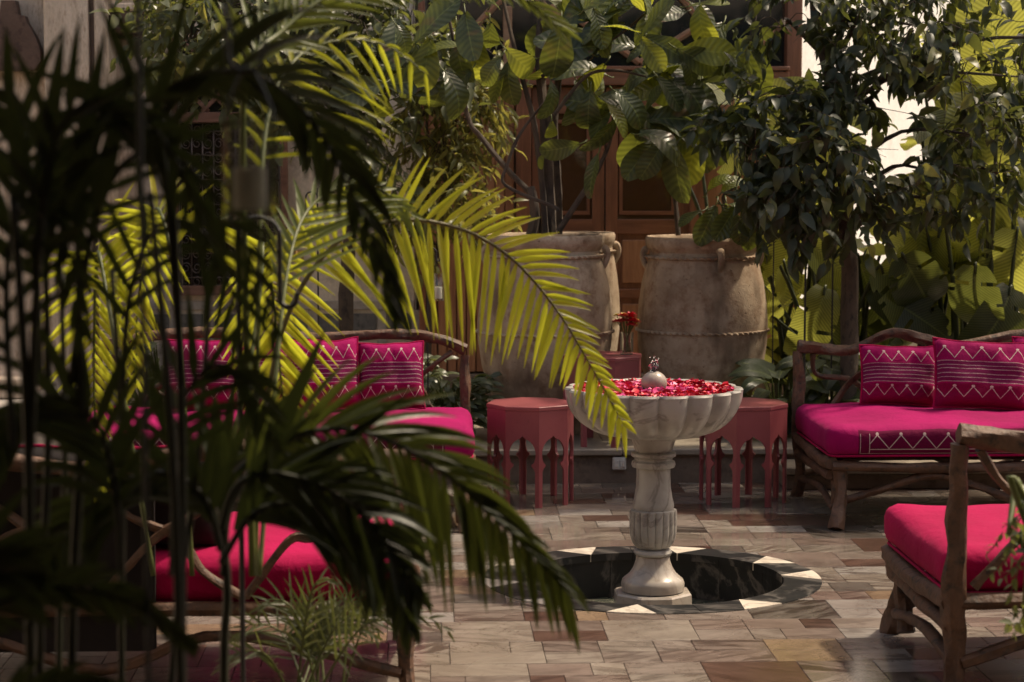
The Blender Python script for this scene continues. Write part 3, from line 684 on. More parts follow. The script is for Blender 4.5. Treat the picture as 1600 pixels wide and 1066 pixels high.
MB().lathe([(.066,.0985),(.077,.102),(.081,.112),(.077,.124),(.066,.128)], C3).build('collar', M['marble'], fn)
def flute(r, z, a, j):
    t = min(1, max(0, (z-.129)/.03))*min(1, max(0, (.296-z)/.012)); return r*(1 - .085*t*(1-abs(math.cos(a*9))**.55))
MB().lathe([(.064,.129),(.078,.14),(.088,.155),(.096,.175),(.101,.20),(.102,.24),(.102,.285),(.099,.295),(.088,.299)], C3, 216, fn=flute).build('fluted_urn', M['marble'], fn)
MB().lathe([(.086,.2995),(.089,.31),(.088,.325),(.081,.35),(.075,.39),(.072,.44),(.072,.475)], C3).build('shaft', M['marble'], fn)
MB().lathe([(.074,.4755),(.090,.48),(.094,.49),(.092,.503),(.080,.51),(.082,.52),(.096,.528),(.095,.54),(.082,.546)], C3).build('collar', M['marble'], fn)
MB().lathe([(.078,.5465),(.082,.56),(.090,.585),(.098,.605),(.098,.612)], C3, fn=lambda r, z, a, j: r*(1-.02*(1-abs(math.cos(a*4))))).build('capital', M['marble'], fn)
NL = 18
def lobe(r, z, a, j):
    if j >= 14: k = .04
    else: k = .10
    e = 1-abs(math.cos(a*NL/2+.4))**.5 if True else 0
    return r*(1-k*min(1, (r-.05)/.12 if r > .05 else 0)*e)
prof = []
for i in range(12):
    t = i/11*math.pi/2; prof.append((.095+.283*math.sin(t)**.62, .613+.192*(1-math.cos(t))**.85))
prof += [(.380,.812),(.374,.820),(.352,.820),(.342,.812),(.335,.796),(.30,.76),(.2,.70),(.01,.67)]
MB().lathe(prof, C3, 360, fn=lobe, cap=False).build('scalloped_bowl', M['marble'], fn)
WZ = .800
tag(MB().lathe([(.001, 0), (.1, .0), (.334, 0)], (FC.x, FC.y, WZ), 64, cap=False).build('water', M['basin_water'], fn))
bl = MB(); bp = []
for i in range(17):
    t = i/16*math.pi; bp.append((max(.0005, .056*math.sin(t)), -.052*math.cos(t)))
bl.lathe(bp, (FC.x, FC.y, WZ+.038), 40, cap=False).build('ball_spout', M['marble_wet'], fn)
# bubbling jet
mb = MB()
for k in range(7):
    a = k*.9; r0 = R.uniform(.003, .013); h = R.uniform(.028, .055)
    mb.tube([(FC.x+r0*math.cos(a), FC.y+r0*math.sin(a), WZ+.088), (FC.x+r0*1.5*math.cos(a+1), FC.y+r0*1.5*math.sin(a+1), WZ+.088+h*.6), (FC.x+r0*.6*math.cos(a+2), FC.y+r0*.6*math.sin(a+2), WZ+.088+h)], [.009,.008,.006], 8, sub=4)
for k in range(22):
    c = Vector((FC.x+R.gauss(0,.009), FC.y+R.gauss(0,.009), WZ+.09+R.random()*.062)); mb.tube([c-Vector((0,0,.003)), c, c+Vector((0,0,.003))], [.001,.004,.001], 6, sub=2)
mb.build('water_jet', M['water'], fn)
mb = MB()
for k in range(9):
    z = R.uniform(.3, .6); x = FC.x-.14+R.gauss(0,.03); c = Vector((x, FC.y-.1+R.gauss(0,.06), z)); mb.tube([c-Vector((0,0,.008)), c, c+Vector((0,0,.006))], [.0006,.0024,.0006], 5, sub=1)
mb.build('water_drops', M['water'], fn)
# petals
V = []; F = []; MI = []
tries = 0
while len(V)//9 < 1500 and tries < 9000:
    tries += 1
    r = .335*math.sqrt(R.random()); a = R.random()*6.283
    if r < .075 and R.random() < .9: continue
    if r < .16 and R.random() < .25: continue
    c = Vector((FC.x+r*math.cos(a), FC.y+r*math.sin(a), WZ+R.uniform(.002,.014))); s_ = R.uniform(.010,.019)
    Rm = Matrix.Rotation(R.random()*6.283, 3, 'Z') @ Matrix.Rotation(R.gauss(0,.55), 3, 'X') @ Matrix.Rotation(R.gauss(0,.4), 3, 'Y'); b0 = len(V); cup = R.uniform(.2,.7)
    for i in range(3):
        for j in range(3):
            x, y = (i-1), (j-1); wd = 1 if i > 0 else .55
            V.append(tuple(c + Rm @ Vector((x*s_, y*s_*wd*(.9 if abs(x) else 1.1), cup*s_*(x*x+y*y)*.5))))
    k = R.random(); mi = (0 if k < .62 else 1 if k < .78 else 2) if r > .18 else (0 if k < .4 else 1)
    for i in range(2):
        for j in range(2): F.append((b0+i*3+j, b0+i*3+j+1, b0+i*3+j+4, b0+i*3+j+3)); MI.append(mi)
me = bpy.data.meshes.new('rose_petals'); me.from_pydata(V, [], F)
for q in ('petal_red','petal_pink','petal_dark'): me.materials.append(M[q])
me.polygons.foreach_set('material_index', MI); me.polygons.foreach_set('use_smooth', [True]*len(F))
tag(finish('rose_petals', me, None, (FC.x, FC.y, WZ)), 'red and pink rose petals floating in the marble fountain bowl', 'rose petals', kind='stuff')

# ================================================================== PINK OCTAGONAL TABLES
def make_table():
    t = root('side_table', (0,0,0), 'x', 'side table'); RT = .232; H = .52; ph = rad(8)
    vs = []; n = 8
    for r, z in ((RT-.002, H-.022), (RT+.001, H-.019), (RT+.001, H-.003), (RT-.002, H)):
        for k in range(n): a = ph+2*math.pi*k/n; vs.append((r*math.cos(a), r*math.sin(a), z))
    fs = [tuple(range(n-1,-1,-1)), tuple(3*n+k for k in range(n))]
    for j in range(3):
        for k in range(n): fs.append((j*n+k, j*n+(k+1)%n, (j+1)*n+(k+1)%n, (j+1)*n+k))
    MB().add(vs, fs).build('tabletop', M['pink_paint'], t, smooth=False)
    fw = 2*(RT-.002)*math.sin(math.pi/8); hw = fw/2-.0004; ap = (RT-.002)*math.cos(math.pi/8)
    lg = .021  # leg half share
    side = [(hw-lg, 0), (hw-lg, .185), (hw-lg-.007, .200), (hw-lg-.019, .214), (hw-lg-.019, .222), (hw-lg-.006, .232)]
    arc = [];  rA = hw-lg+.006
    for i in range(0, 10): a = -.45+(math.pi/2+.45)*i/9; arc.append((rA*math.cos(a)*.96, .275+rA*math.sin(a)*1.12+(.012 if i == 9 else 0)))
    rightp = [(hw, 0)] + [(hw, H-.0225)]
    openR = side+arc
    poly = [(hw, H-.0225), (hw, 0)] + openR + [(-x, z) for x, z in openR[::-1][1:]] + [(-hw, 0), (-hw, H-.0225)]
    ob = None
    for k in range(8):
        a = ph+2*math.pi*(k+.5)/8
        Mx = Matrix.Rotation(a+math.pi/2, 4, 'Z') @ Matrix.Translation((0, -0, 0))
        Mx = Matrix.Translation(((ap-.007)*math.cos(a), (ap-.007)*math.sin(a), 0)) @ Matrix.Rotation(a+math.pi/2, 4, 'Z')
        MB().prism(poly, Mx, .013).build('side_panel', M['pink_paint'], t, smooth=False)
    return t
tb = make_table()
def place(o, p, rz=0, s=1): o.location = p; o.rotation_euler = (0,0,rz); o.scale = (s,s,s)
t1 = tb; t2 = copy_tree(tb); t3 = copy_tree(tb)
gp = gnd(829, 783); place(t1, (gp.x, gp.y, 0)); t1['label'] = 'dusty pink octagonal side table on the tiles, left of the fountain under the palm frond'
gp = gnd(1160, 783); place(t2, (gp.x, gp.y, 0), rad(20)); t2['label'] = 'dusty pink octagonal side table on the tiles, right of the fountain'
gp = at(941, 560, 11.80); place(t3, (gp.x, 11.80, PZ), rad(5), 1); t3.scale = (1, 1, .96); t3['label'] = 'dusty pink octagonal side table carrying the flower vase, up on the terrace between the jars'
for t in (t1, t2, t3): t['group'] = 'pink octagonal side tables'
# flower vase on t3
vp = Vector((at(979, 560, 11.80).x, 11.80, PZ+.4997))
vz = root('flower_vase', vp, 'small glass vase of red roses and yellow flowers on the rear pink table', 'vase')
MB().lathe([(.028,0),(.036,.002),(.038,.03),(.037,.09),(.040,.125),(.0375,.125),(.034,.09),(.035,.03),(.033,.008),(.001,.006)], vp, 24, cap=False).build('glass_body', M['glass'], vz)
mb = MB(); heads = []
for k in range(20):
    a = R.random()*6.28; r = R.uniform(.005,.055); h = R.uniform(.16,.225); hp = vp+Vector((r*math.cos(a), r*math.sin(a), h)); heads.append(hp)
    mb.tube([vp+Vector((R.gauss(0,.01), R.gauss(0,.01), .012)), vp+Vector((r*.3*math.cos(a), r*.3*math.sin(a), .11)), hp], .0025, 5, sub=3)
mb.build('stems', M['stem_green'], vz)
for k, hp in enumerate(heads[:18]):
    mb = MB(); red = k % 3 != 2; rr_ = .027 if red else .018
    if k < 6: hp.z = min(hp.z, vp.z+.19)
    for i in range(14):
        a = i*2.4; t = i/14; c = hp + Vector((rr_*t*math.cos(a)*.8, rr_*t*math.sin(a)*.8, .008*(1-t))); e1 = Vector((math.cos(a), math.sin(a), .5*(1-t)+.2)).normalized(); e2 = Vector((-math.sin(a), math.cos(a), 0)); q = rr_*.75
        mb.add([c-e2*q*.4, c+e1*q*.5-e2*q*.6, c+e1*q-e2*q*.2, c+e1*q+e2*q*.2, c+e1*q*.5+e2*q*.6, c+e2*q*.4, c+e1*q*.4-Vector((0,0,.004))], [(0,1,6),(1,2,3,6),(3,4,6),(4,5,6),(5,0,6)])
    mb.build('flower', M['petal_red'] if red else M['petal_yellow'], vz, recalc=False)

# ================================================================== CLAY JARS
def make_jar(px, Yd, rpx, Hm, rot, lugs, label):
    c = Vector((at(px, 500, Yd).x, Yd, PZ)); s_ = 3300/Yd; Rm = rpx/s_
    j = root('clay_jar', c, label, 'clay jar', 'large terracotta jars on the terrace')
    def P(t, r): return (r*Rm, t*Hm)
    prof = [P(0,.52), P(.02,.56), P(.1,.68), P(.22,.84), P(.34,.955), P(.46,1.0), P(.56,1.01), P(.66,.99), P(.76,.945), P(.84,.885), P(.89,.84), P(.92,.815)]
    wig = lambda r, z, a, jj: r*(1+.016*noise.noise(Vector((math.cos(a)*1.3, math.sin(a)*1.3, z*3+px)))+.004*noise.noise(Vector((math.cos(a)*5, math.sin(a)*5, z*11+px))))
    prof2 = []
    for a_, b_ in zip(prof[:-1], prof[1:]):
        for k in range(4): t = k/4; prof2.append((a_[0]*(1-t)+b_[0]*t, a_[1]*(1-t)+b_[1]*t))
    prof2 += [prof[-1], P(.935,.845), P(.95,.88), P(.975,.89), P(.99,.885), P(1.0,.86), P(.998,.83), P(.985,.80), P(.96,.78), P(.90,.77)]
    MB().lathe(prof2, c, 72, fn=wig).build('body', M['clay'], j)
    MB().lathe([P(.93,.02), P(.935,.5), P(.932,.78)], c, 40, cap=False, fn=lambda r,z,a,jj: r).build('soil', M['soil'], j)
    for t, r, nb, th in ((.515, 1.006, 64, .009), (.895, .868, 52, .008)):
        MB().lathe([(r*Rm-.004, t*Hm-.010), (r*Rm+th, t*Hm-.006), (r*Rm+th*1.15, t*Hm), (r*Rm+th, t*Hm+.006), (r*Rm-.004, t*Hm+.010)], c, nb*6, cap=False,
                   fn=lambda q, z, a, jj, nb=nb, r=r: (q + (.006*math.cos(a*nb+z*160) if q > r*Rm else 0))*(1+.010*noise.noise(Vector((math.cos(a)*1.3, math.sin(a)*1.3, z*3+px))))).build('rope_band', M['clay'], j)
    for a in lugs:
        a = rad(a); d = Vector((math.cos(a), math.sin(a), 0)); b0 = c + d*(.845*Rm) + Vector((0,0,.93*Hm)); 
        MB().tube([b0, b0+d*.020+Vector((0,0,.0)), b0+d*.032+Vector((0,0,-.03)), b0+d*.026+Vector((0,0,-.07)), b0+d*.004+Vector((0,0,-.11))], [.024,.022,.020,.018,.018], 10, sub=4, wob=.15).build('handle', M['clay'], j)
    return j
make_jar(852, 12.25, 105, 1.16, 0, (-8, 172), 'largest clay jar, left of the flower vase, holding a multi stemmed fiddle leaf fig')
make_jar(1097, 12.45, 101, 1.14, 0, (5, 178, -80), 'clay jar right of the fountain, single stem with big dark leaves growing from it')
make_jar(904, 13.35, 64, 1.13, 0, (0, 180), 'narrower clay jar half hidden behind the left jar')

# ================================================================== FOLIAGE KIT
def mesh_uv(name, V, F, UV, mat):
    me = bpy.data.meshes.new(name); me.from_pydata(V, [], F); me.materials.append(mat)
    lay = me.uv_layers.new(name='UVMap'); li = np.zeros(len(me.loops), dtype=np.int32); me.loops.foreach_get('vertex_index', li)
    lay.data.foreach_set('uv', np.array(UV, dtype=np.float32)[li].ravel()); me.polygons.foreach_set('use_smooth', [True]*len(F)); return me
def blade(L, W, shape, nx=10, ny=6, bend=.3, cup=.15, wave=.0, seed=0, split=0):
    """leaf along +X, width Y, normal Z; bends down towards -Z"""
    V = []; UV = []; F = []
    ang = 0; x = z = 0
    for i in range(nx+1):
        t = i/nx; wd = W/2*max(.02, shape(t))
        for j in range(ny+1):
            s_ = j/ny*2-1; yy = s_*wd; zz = cup*abs(s_)*wd + wave*math.sin(t*(7 if wave > .03 else 17)+seed+s_*1.5)*abs(s_)**1.5*W + .5*wave*W*noise.noise(Vector((t*4+seed, s_*2, 0)))
            V.append((x - math.sin(ang)*zz*-1*0 + zz*math.sin(ang), yy, z+zz*math.cos(ang))); UV.append((t, j/ny))
        ang -= bend/nx*(1+t); x += L/nx*math.cos(ang); z += L/nx*math.sin(ang)
    r = random.Random(seed)
    for i in range(nx):
        for j in range(ny):
            if split and i > 2:
                tear = random.Random(seed*100+i*7+(0 if j < ny/2 else 50)).random() < split; depth = random.Random(seed*31+i).randint(1, 3)
                if tear and (j < depth or j >= ny-depth): continue
            F.append((i*(ny+1)+j, (i+1)*(ny+1)+j, (i+1)*(ny+1)+j+1, i*(ny+1)+j+1))
    return V, F, UV
def frame_m(p, d, up, roll=0, s=1):
    d = Vector(d).normalized(); up = Vector(up); y = up.cross(d)
    if y.length < 1e-4: y = d.orthogonal()
    y.normalize(); z = d.cross(y)
    Mx = Matrix((d, y, z)).transposed(); Mx = Mx @ Matrix.Rotation(roll, 3, 'X')
    return Matrix.Translation(p) @ (Mx.to_4x4()) @ Matrix.Scale(s, 4)
def put(name, me, parent, Mw):
    o = bpy.data.objects.new(name, me); COL.objects.link(o); o.parent = parent
    o.matrix_local = Matrix.Translation(-WO[parent.name]) @ Mw; return o
# --- small leaf template
def small_leaf_geo(L=1.0, W=.42, bend=.5):
    sh = lambda t: (math.sin(math.pi*min(1, t*1.02)**.85)**.8) if t < .98 else .04
    return blade(L, W, sh, 4, 2, bend, .45)
def rand_unit(r):
    while True:
        v = Vector((r.uniform(-1,1), r.uniform(-1,1), r.uniform(-1,1)))
        if .05 < v.length < 1: return v.normalized()
GAPS = [(1252,72,36,46),(1392,150,26,34),(1396,225,34,44),(1480,165,22,26),(1500,300,20,20),(1150,70,14,30),(1206,90,16,24),(760,60,16,20)]
def crown(tree, trunk_pts, trunk_r, blobs, leaf_len, mat, seed, W=.42, perTwig=9, droop=.55, twl=.26, nobj=290, upbias=0.1, bark='bark', mat2=None):
    """blobs: (px,py,rx,ry,Y,depth,twigs). leaves on twigs; the nearest in view are parts, the rest one mass"""
    r = random.Random(seed); base = WO[tree.name]
    TV, TF, _ = small_leaf_geo(1.0, W); TV = np.array(TV); TF = np.array(TF)
    mats = []; tw = MB(); br = MB()
    trunk = [Vector(p) for p in trunk_pts]
    MB().tube(trunk, trunk_r, 10, sub=5, wob=.25).build('trunk', M[bark], tree)
    TP, TR = spline(trunk, trunk_r, 6)
    for (px, py, rx, ry, Yb, dy, nt_) in blobs:
        c = at(px, py, Yb); s_ = 3300/Yb
        # limb from the trunk to the clump
        j0 = min(range(len(TP)), key=lambda i: (TP[i]-c).length + max(0, TP[i].z-c.z+.15)*2 + (0 if TP[i].z > .8 else 3)); p0 = TP[j0]
        mid = (p0+c)/2 + Vector((r.gauss(0,.08), r.gauss(0,.08), .12)); br.tube([p0, mid, c], [min(.022, TR[j0]*.8), .012, .006], 6, sub=4, wob=.2)
        for k in range(nt_):
            u = rand_unit(r)*(r.random()**.45); q = c + Vector((u.x*rx/s_, u.y*dy, u.z*ry/s_))
            gx, gy = topx(q)
            if any(((gx-g[0])/g[2])**2+((gy-g[1])/g[3])**2 < 1 for g in GAPS): continue
            d = (Vector((u.x, u.y, u.z*.6)) + rand_unit(r)*.7 + Vector((0,0,-droop*.5+upbias))).normalized()
            L = twl*r.uniform(.6, 1.2); p1 = q + d*L*.6 + Vector((0,0,-.03)); p2 = q + d*L + Vector((0,0,-.10*droop))
            if k % 2 == 0: br.tube([c.lerp(q, .2), c.lerp(q, .6)+Vector((0,0,.03)), q], [.004,.003,.0022], 4, sub=2)
            tw.tube([q, p1, p2], [.0024,.002,.0012], 3, sub=1, caps=False)
            for m_i in range(perTwig):
                t = (m_i+.6)/perTwig; p = q.lerp(p1, t*1.6) if t < .6 else p1.lerp(p2, (t-.6)/.4)
                gx, gy = topx(p)
                if any(((gx-g[0])/g[2])**2+((gy-g[1]-8)/g[3])**2 < .8 for g in GAPS): continue
                sd_ = rand_unit(r); sd_ = (sd_ - d*sd_.dot(d)).normalized()
                ld = (d*.65 + sd_*.9 + Vector((0,0,-droop*r.uniform(.3,1.2)))).normalized()
                mats.append(frame_m(p, ld, Vector((0,0,1))+rand_unit(r)*.55, r.gauss(0,.4), leaf_len*r.uniform(.45,1.3)))
    if tw.v: br.add(tw.v, tw.f)
    tag(br.build('branches', M[bark], tree, recalc=False), kind='stuff')
    info = []
    for i, Mx in enumerate(mats):
        t = Mx.translation; u, v = topx(t); info.append((t.y if (0 < u < 1600 and -5 < v < 1066) else 99, i))
    info.sort(); chosen = set(i for _, i in info[:nobj])
    meshes = []
    for k in range(3):
        V, F, UV = small_leaf_geo(1.0, W, .3+.3*k); meshes.append(mesh_uv('leaf', V, F, UV, mat))
    if mat2 is not None:
        for k in range(2): V, F, UV = small_leaf_geo(1.0, W*1.1, .3+.4*k); meshes.append(mesh_uv('leaf', V, F, UV, mat2))
    for i in sorted(chosen): put('leaf', meshes[i % 3] if (mat2 is None or i % 7) else meshes[3+i % 2], tree, mats[i])
    rest_ = [np.array(Mx) for i, Mx in enumerate(mats) if i not in chosen]
    if rest_:
        A = np.array(rest_); VV = np.einsum('nij,vj->nvi', A[:, :3, :3], TV) + A[:, None, :3, 3]; VV = VV.reshape(-1, 3) - np.array(base)
        nF = (TF[None] + (np.arange(len(rest_))*len(TV))[:, None, None]).reshape(-1, 4)
        me = bpy.data.meshes.new('foliage'); me.vertices.add(len(VV)); me.vertices.foreach_set('co', VV.ravel().astype(np.float32))
        me.loops.add(nF.size); me.loops.foreach_set('vertex_index', nF.ravel().astype(np.int32)); me.polygons.add(len(nF))
        me.polygons.foreach_set('loop_start', np.arange(0, nF.size, 4, dtype=np.int32)); me.polygons.foreach_set('use_smooth', np.ones(len(nF), bool))
        me.update(calc_edges=True); me.materials.append(mat)
        o = bpy.data.objects.new('foliage', me); COL.objects.link(o); o.parent = tree; o['kind'] = 'stuff'
def up(px, py, Yb): return at(px, py, Yb)

# --- mid-left tree in front of the wall
b0 = gnd(540, 690, PZ); b0 = Vector((at(540, 500, 13.0).x, 13.0, PZ))
tr = root('leafy_tree', b0, 'slim tree with small grey green leaves before the plaster wall, left of the door', 'tree')
crown(tr, [b0, up(541,460,13), up(548,330,13), up(536,210,13), up(520,90,13), up(500,-40,13), up(490,-160,13)], [.05,.045,.04,.035,.03,.02,.01],
      [(300,60,60,55,12.6,.4,39),(380,110,75,55,12.7,.4,51),(270,20,40,45,12.6,.3,21),(440,50,70,60,12.6,.4,51),(460,150,60,45,12.7,.4,30),(350,10,80,40,12.5,.4,39),
       (540,120,60,70,12.9,.4,33),(560,30,70,60,12.8,.4,45),(590,210,55,55,12.9,.35,27),(640,120,60,80,13.0,.4,36),(520,190,40,50,12.9,.35,15),
       (640,50,60,50,12.9,.4,33),(450,-60,150,50,12.8,.5,33),(620,-60,100,50,12.8,.4,18),(590,290,40,30,12.9,.3,12)], .105, M['leaf_citrus'], 11, .5, 9, .5, mat2=M['leaf_lit'])
b0 = Vector((at(668, 500, 13.6).x, 13.6, PZ))
tr = root('leafy_tree', b0, 'light yellow green drooping shrubby tree beside the plank shutter behind the left jar', 'tree')
crown(tr, [b0, up(672,480,13.6), up(690,350,13.6), up(706,240,13.6), up(712,120,13.6), up(716,20,13.6)], [.022,.02,.018,.016,.012,.006],
      [(700,120,50,60,13.4,.3,46),(730,180,45,50,13.4,.3,39),(690,230,55,45,13.4,.3,43),(740,70,40,50,13.5,.3,28),(700,300,55,40,13.3,.3,43),(650,350,50,24,13.3,.3,25),(760,350,22,20,13.3,.2,14),(660,180,40,50,13.5,.3,21),(770,140,26,30,13.4,.3,14)], .10, M['leaf_lit'], 12, .26, 9, .7, nobj=280)
# --- right dark tree
b0 = Vector((at(1326, 600, 11.9).x, 11.9, PZ))
tr = root('leafy_tree', b0, 'dense dark green tree rising behind the right sofa, reddish trunk', 'tree')
crown(tr, [b0, up(1328,450,11.9), up(1322,350,11.9), up(1318,250,11.9), up(1300,140,11.9), up(1275,30,11.9), up(1262,-120,11.9)], [.055,.05,.045,.04,.035,.028,.015],
      [(1180,230,60,50,11.6,.35,26),(1240,150,60,60,11.6,.4,26),(1330,50,75,60,11.6,.4,34),(1430,40,80,60,11.6,.4,34),(1225,40,50,50,11.7,.3,14),(1290,230,60,55,11.5,.4,28),
       (1345,310,50,40,11.5,.35,20),(1265,310,75,30,11.5,.3,18),(1210,290,60,30,11.5,.3,20),(1455,270,45,45,11.5,.3,14),(1520,210,60,55,11.5,.4,20),(1560,270,50,40,11.6,.35,14),
       (1500,120,60,60,11.6,.4,26),(1480,320,50,30,11.5,.3,8),(1170,160,40,40,11.7,.3,12),(1300,-60,150,50,11.7,.5,30),(1480,-60,150,50,11.7,.5,30),(1590,120,40,80,11.7,.4,12),
       (1330,150,50,50,11.6,.3,14),(1700,60,130,90,11.6,.5,24)], .118, M['leaf_dark'], 13, .42, 10, .6, mat2=M['leaf_lit'])

# --- big-leaved plants (fiddle leaf figs)
fig_shape = lambda t: (.42+.58*t**.8)*math.sin(math.pi*min(.999, .06+.94*t)**1.15)**.5 if t < .985 else .25
figm = []
for k in range(5):
    V, F, UV = blade(1, .68, fig_shape, 10, 6, .25+.25*k, .18, .045, k*3+1); figm.append((mesh_uv('leaf', V, F, UV, M['leaf_fig']), mesh_uv('leaf', V, F, UV, M['leaf_figlit'])))
def fig(tree, stems, leaves, seed):
    r = random.Random(seed); mb = MB()
    for pts, rs, Yd in stems:
        P = [at(p[0], p[1], p[2] if len(p) > 2 else Yd) for p in pts]; MB().tube(P, rs, 8, sub=5, wob=.3).build('stem', M['bark'], tree)
    for (px, py, ang, Lpx, Yd, lit) in leaves:
        # ang: direction of the leaf tip in the picture plane, degrees, 0 = right, -90 = down
        p = at(px, py, Yd); a = rad(ang + r.gauss(0, 8)); L = Lpx*Yd/3300*1.12
        d = Vector((math.cos(a), r.uniform(-.75, .15), math.sin(a))).normalized()
        upn = Vector((r.gauss(0,.35), -r.uniform(.3,1.1), r.uniform(.25,1)))
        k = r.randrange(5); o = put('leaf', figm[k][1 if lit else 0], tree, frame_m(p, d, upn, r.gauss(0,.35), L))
        back = p - d*.05 + Vector((0, .03, .01)); mb.tube([p+d*.01, p-d*.03, back], [.0035,.004,.005], 5, sub=2)
    tag(mb.build('leaf_stalks', M['stem_green'], tree, recalc=False), kind='stuff')
b0 = Vector((at(858, 362, 12.25).x, 12.25, PZ+1.08))
f1 = root('fiddle_leaf_fig', b0, 'multi stemmed fiddle leaf fig growing from the left clay jar', 'potted tree')
r = random.Random(5)
L1 = []
for (cx, cy, n_, sp) in ((640,60,4,50),(715,45,4,34),(600,135,4,40),(785,90,4,36),(850,95,3,35),(930,80,5,38),(965,25,5,40),(1015,60,4,34),(930,135,6,34),(955,170,6,34),(1000,190,5,36),(900,30,5,44),(760,10,4,44),(870,-20,4,60),(980,-30,4,50),(1060,80,3,30),(690,120,3,26)):
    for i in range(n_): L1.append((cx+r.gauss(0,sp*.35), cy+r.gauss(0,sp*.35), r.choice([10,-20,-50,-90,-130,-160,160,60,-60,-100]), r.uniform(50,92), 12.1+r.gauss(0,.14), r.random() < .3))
L1 += [(860,125,-70,62,11.95,False),(935,240,-105,66,11.95,False),(905,225,-150,60,12.0,False),(735,110,-140,60,12.1,False),(620,30,-95,80,12.05,False),(727,20,-80,75,12.0,False),(862,190,-90,34,12.1,True),(850,240,-120,24,12.1,True)]
fig(f1, [([(842,366),(836,320),(826,300),(790,262),(752,215),(730,180),(708,60),(690,-20)], [.024,.022,.018,.016,.015,.014,.010,.006], 12.25),
         ([(830,368),(836,330),(828,292)], [.03,.028,.024], 12.1),
         ([(852,366),(848,300),(836,200),(818,130),(800,60),(780,-30)], [.022,.019,.017,.014,.012,.008], 12.2),
         ([(862,366),(858,300),(852,200),(845,120),(842,60),(850,-40)], [.036,.034,.030,.026,.02,.012], 12.25),
         ([(872,366),(872,300),(866,200),(872,130),(885,60),(885,-60)], [.028,.025,.022,.020,.017,.01], 12.35),
         ([(872,362),(893,330),(915,296),(936,262),(955,215),(958,180)], [.018,.016,.015,.014,.01,.007], 12.1),
         ([(872,330),(862,322),(790,290),(792,260),(812,210),(850,160)], [.012,.011,.01,.01,.009,.006], 12.0),
         ([(846,120),(905,85),(960,60),(1010,20)], [.012,.010,.008,.006], 12.15), ([(866,180),(915,120),(960,110),(1010,120)], [.012,.010,.008,.006], 12.15)], L1, 21)
b0 = Vector((at(1058, 362, 12.45).x, 12.45, PZ+1.06))
f2 = root('fiddle_leaf_fig', b0, 'single stemmed fig with very large drooping leaves growing from the right clay jar', 'potted tree')
L2 = []
for (cx, cy, n_, sp) in ((1060,200,4,30),(1010,190,3,30),(1085,120,6,40),(1030,130,6,36),(1130,60,6,38),(1090,10,5,44),(1000,80,5,40),(1130,330,4,22),(1110,180,4,30),(1040,-20,4,50)):
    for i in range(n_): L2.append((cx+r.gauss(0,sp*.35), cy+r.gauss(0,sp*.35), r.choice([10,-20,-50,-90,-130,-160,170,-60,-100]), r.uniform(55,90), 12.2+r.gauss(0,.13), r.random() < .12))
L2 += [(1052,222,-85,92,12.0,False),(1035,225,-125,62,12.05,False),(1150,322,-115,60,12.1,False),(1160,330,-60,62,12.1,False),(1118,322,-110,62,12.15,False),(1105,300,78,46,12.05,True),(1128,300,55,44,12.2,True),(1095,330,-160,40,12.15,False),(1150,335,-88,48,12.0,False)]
fig(f2, [([(1060,368),(1056,325),(1053,290),(1056,220),(1050,140),(1030,60),(1035,-40)], [.016,.015,.014,.014,.013,.012,.008], 12.4),
         ([(1150,368),(1148,345),(1130,310),(1150,285),(1180,200),(1165,120),(1180,20),(1175,-60)], [.012,.012,.011,.011,.012,.013,.012,.008], 12.5),
         ([(1056,230),(1090,160),(1100,90)], [.010,.009,.006], 12.4)], L2, 22)

# --- banana / strelitzia stand
ban_shape = lambda t: (math.sin(math.pi*min(.999, .03+.97*t)**.75)**.55) if t < .99 else .06
banm = []
for k in range(5):
    V, F, UV = blade(1, [.42,.46,.52,.38,.44][k], ban_shape, 26, 8, .5+.35*k, .22, .012, k*5+2, .16); 
    banm.append((mesh_uv('leaf', V, F, UV, M['leaf_banana']), mesh_uv('leaf', V, F, UV, M['leaf_banana_dark'])))
def banana(px, Yd, leaves, label, seed):
    r = random.Random(seed); b = Vector((at(px, 600, Yd).x, Yd, PZ)); t = root('banana_plant', b, label, 'banana plant', 'broad leaved banana plants by the back wall')
    for i, (qx, qy, ang, Lpx, dk) in enumerate(leaves):
        y = Yd + r.gauss(0, .16); p = at(qx, qy, y); a = rad(ang); L = Lpx*y/3300*1.15
        d = Vector((math.cos(a), r.uniform(-.5,.1), math.sin(a))).normalized()
        g0 = b + Vector((r.gauss(0,.05), r.gauss(0,.05), .02))
        mid = g0.lerp(p, .5) + Vector((0, 0, .10)); mid.x = g0.x*.6+p.x*.4
        MB().tube([g0, mid, p, p+d*.05], [.022,.014,.009,.008], 7, sub=5).build('leaf_stalk', M['stem_banana'], t, recalc=False)
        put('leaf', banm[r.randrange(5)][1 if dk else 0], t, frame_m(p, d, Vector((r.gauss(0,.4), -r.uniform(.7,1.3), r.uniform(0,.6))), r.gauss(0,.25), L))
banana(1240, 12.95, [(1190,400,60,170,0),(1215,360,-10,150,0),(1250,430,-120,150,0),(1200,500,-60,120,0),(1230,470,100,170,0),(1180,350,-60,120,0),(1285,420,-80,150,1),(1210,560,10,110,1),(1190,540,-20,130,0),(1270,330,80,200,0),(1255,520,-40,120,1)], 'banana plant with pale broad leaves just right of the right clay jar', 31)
banana(1345, 12.9, [(1300,420,100,170,0),(1340,400,-70,160,1),(1380,380,60,180,0),(1310,470,-110,150,1),(1360,450,-30,150,1),(1330,500,-60,120,1),(1390,480,-100,140,1)], 'banana plant behind the dark tree trunk', 32)
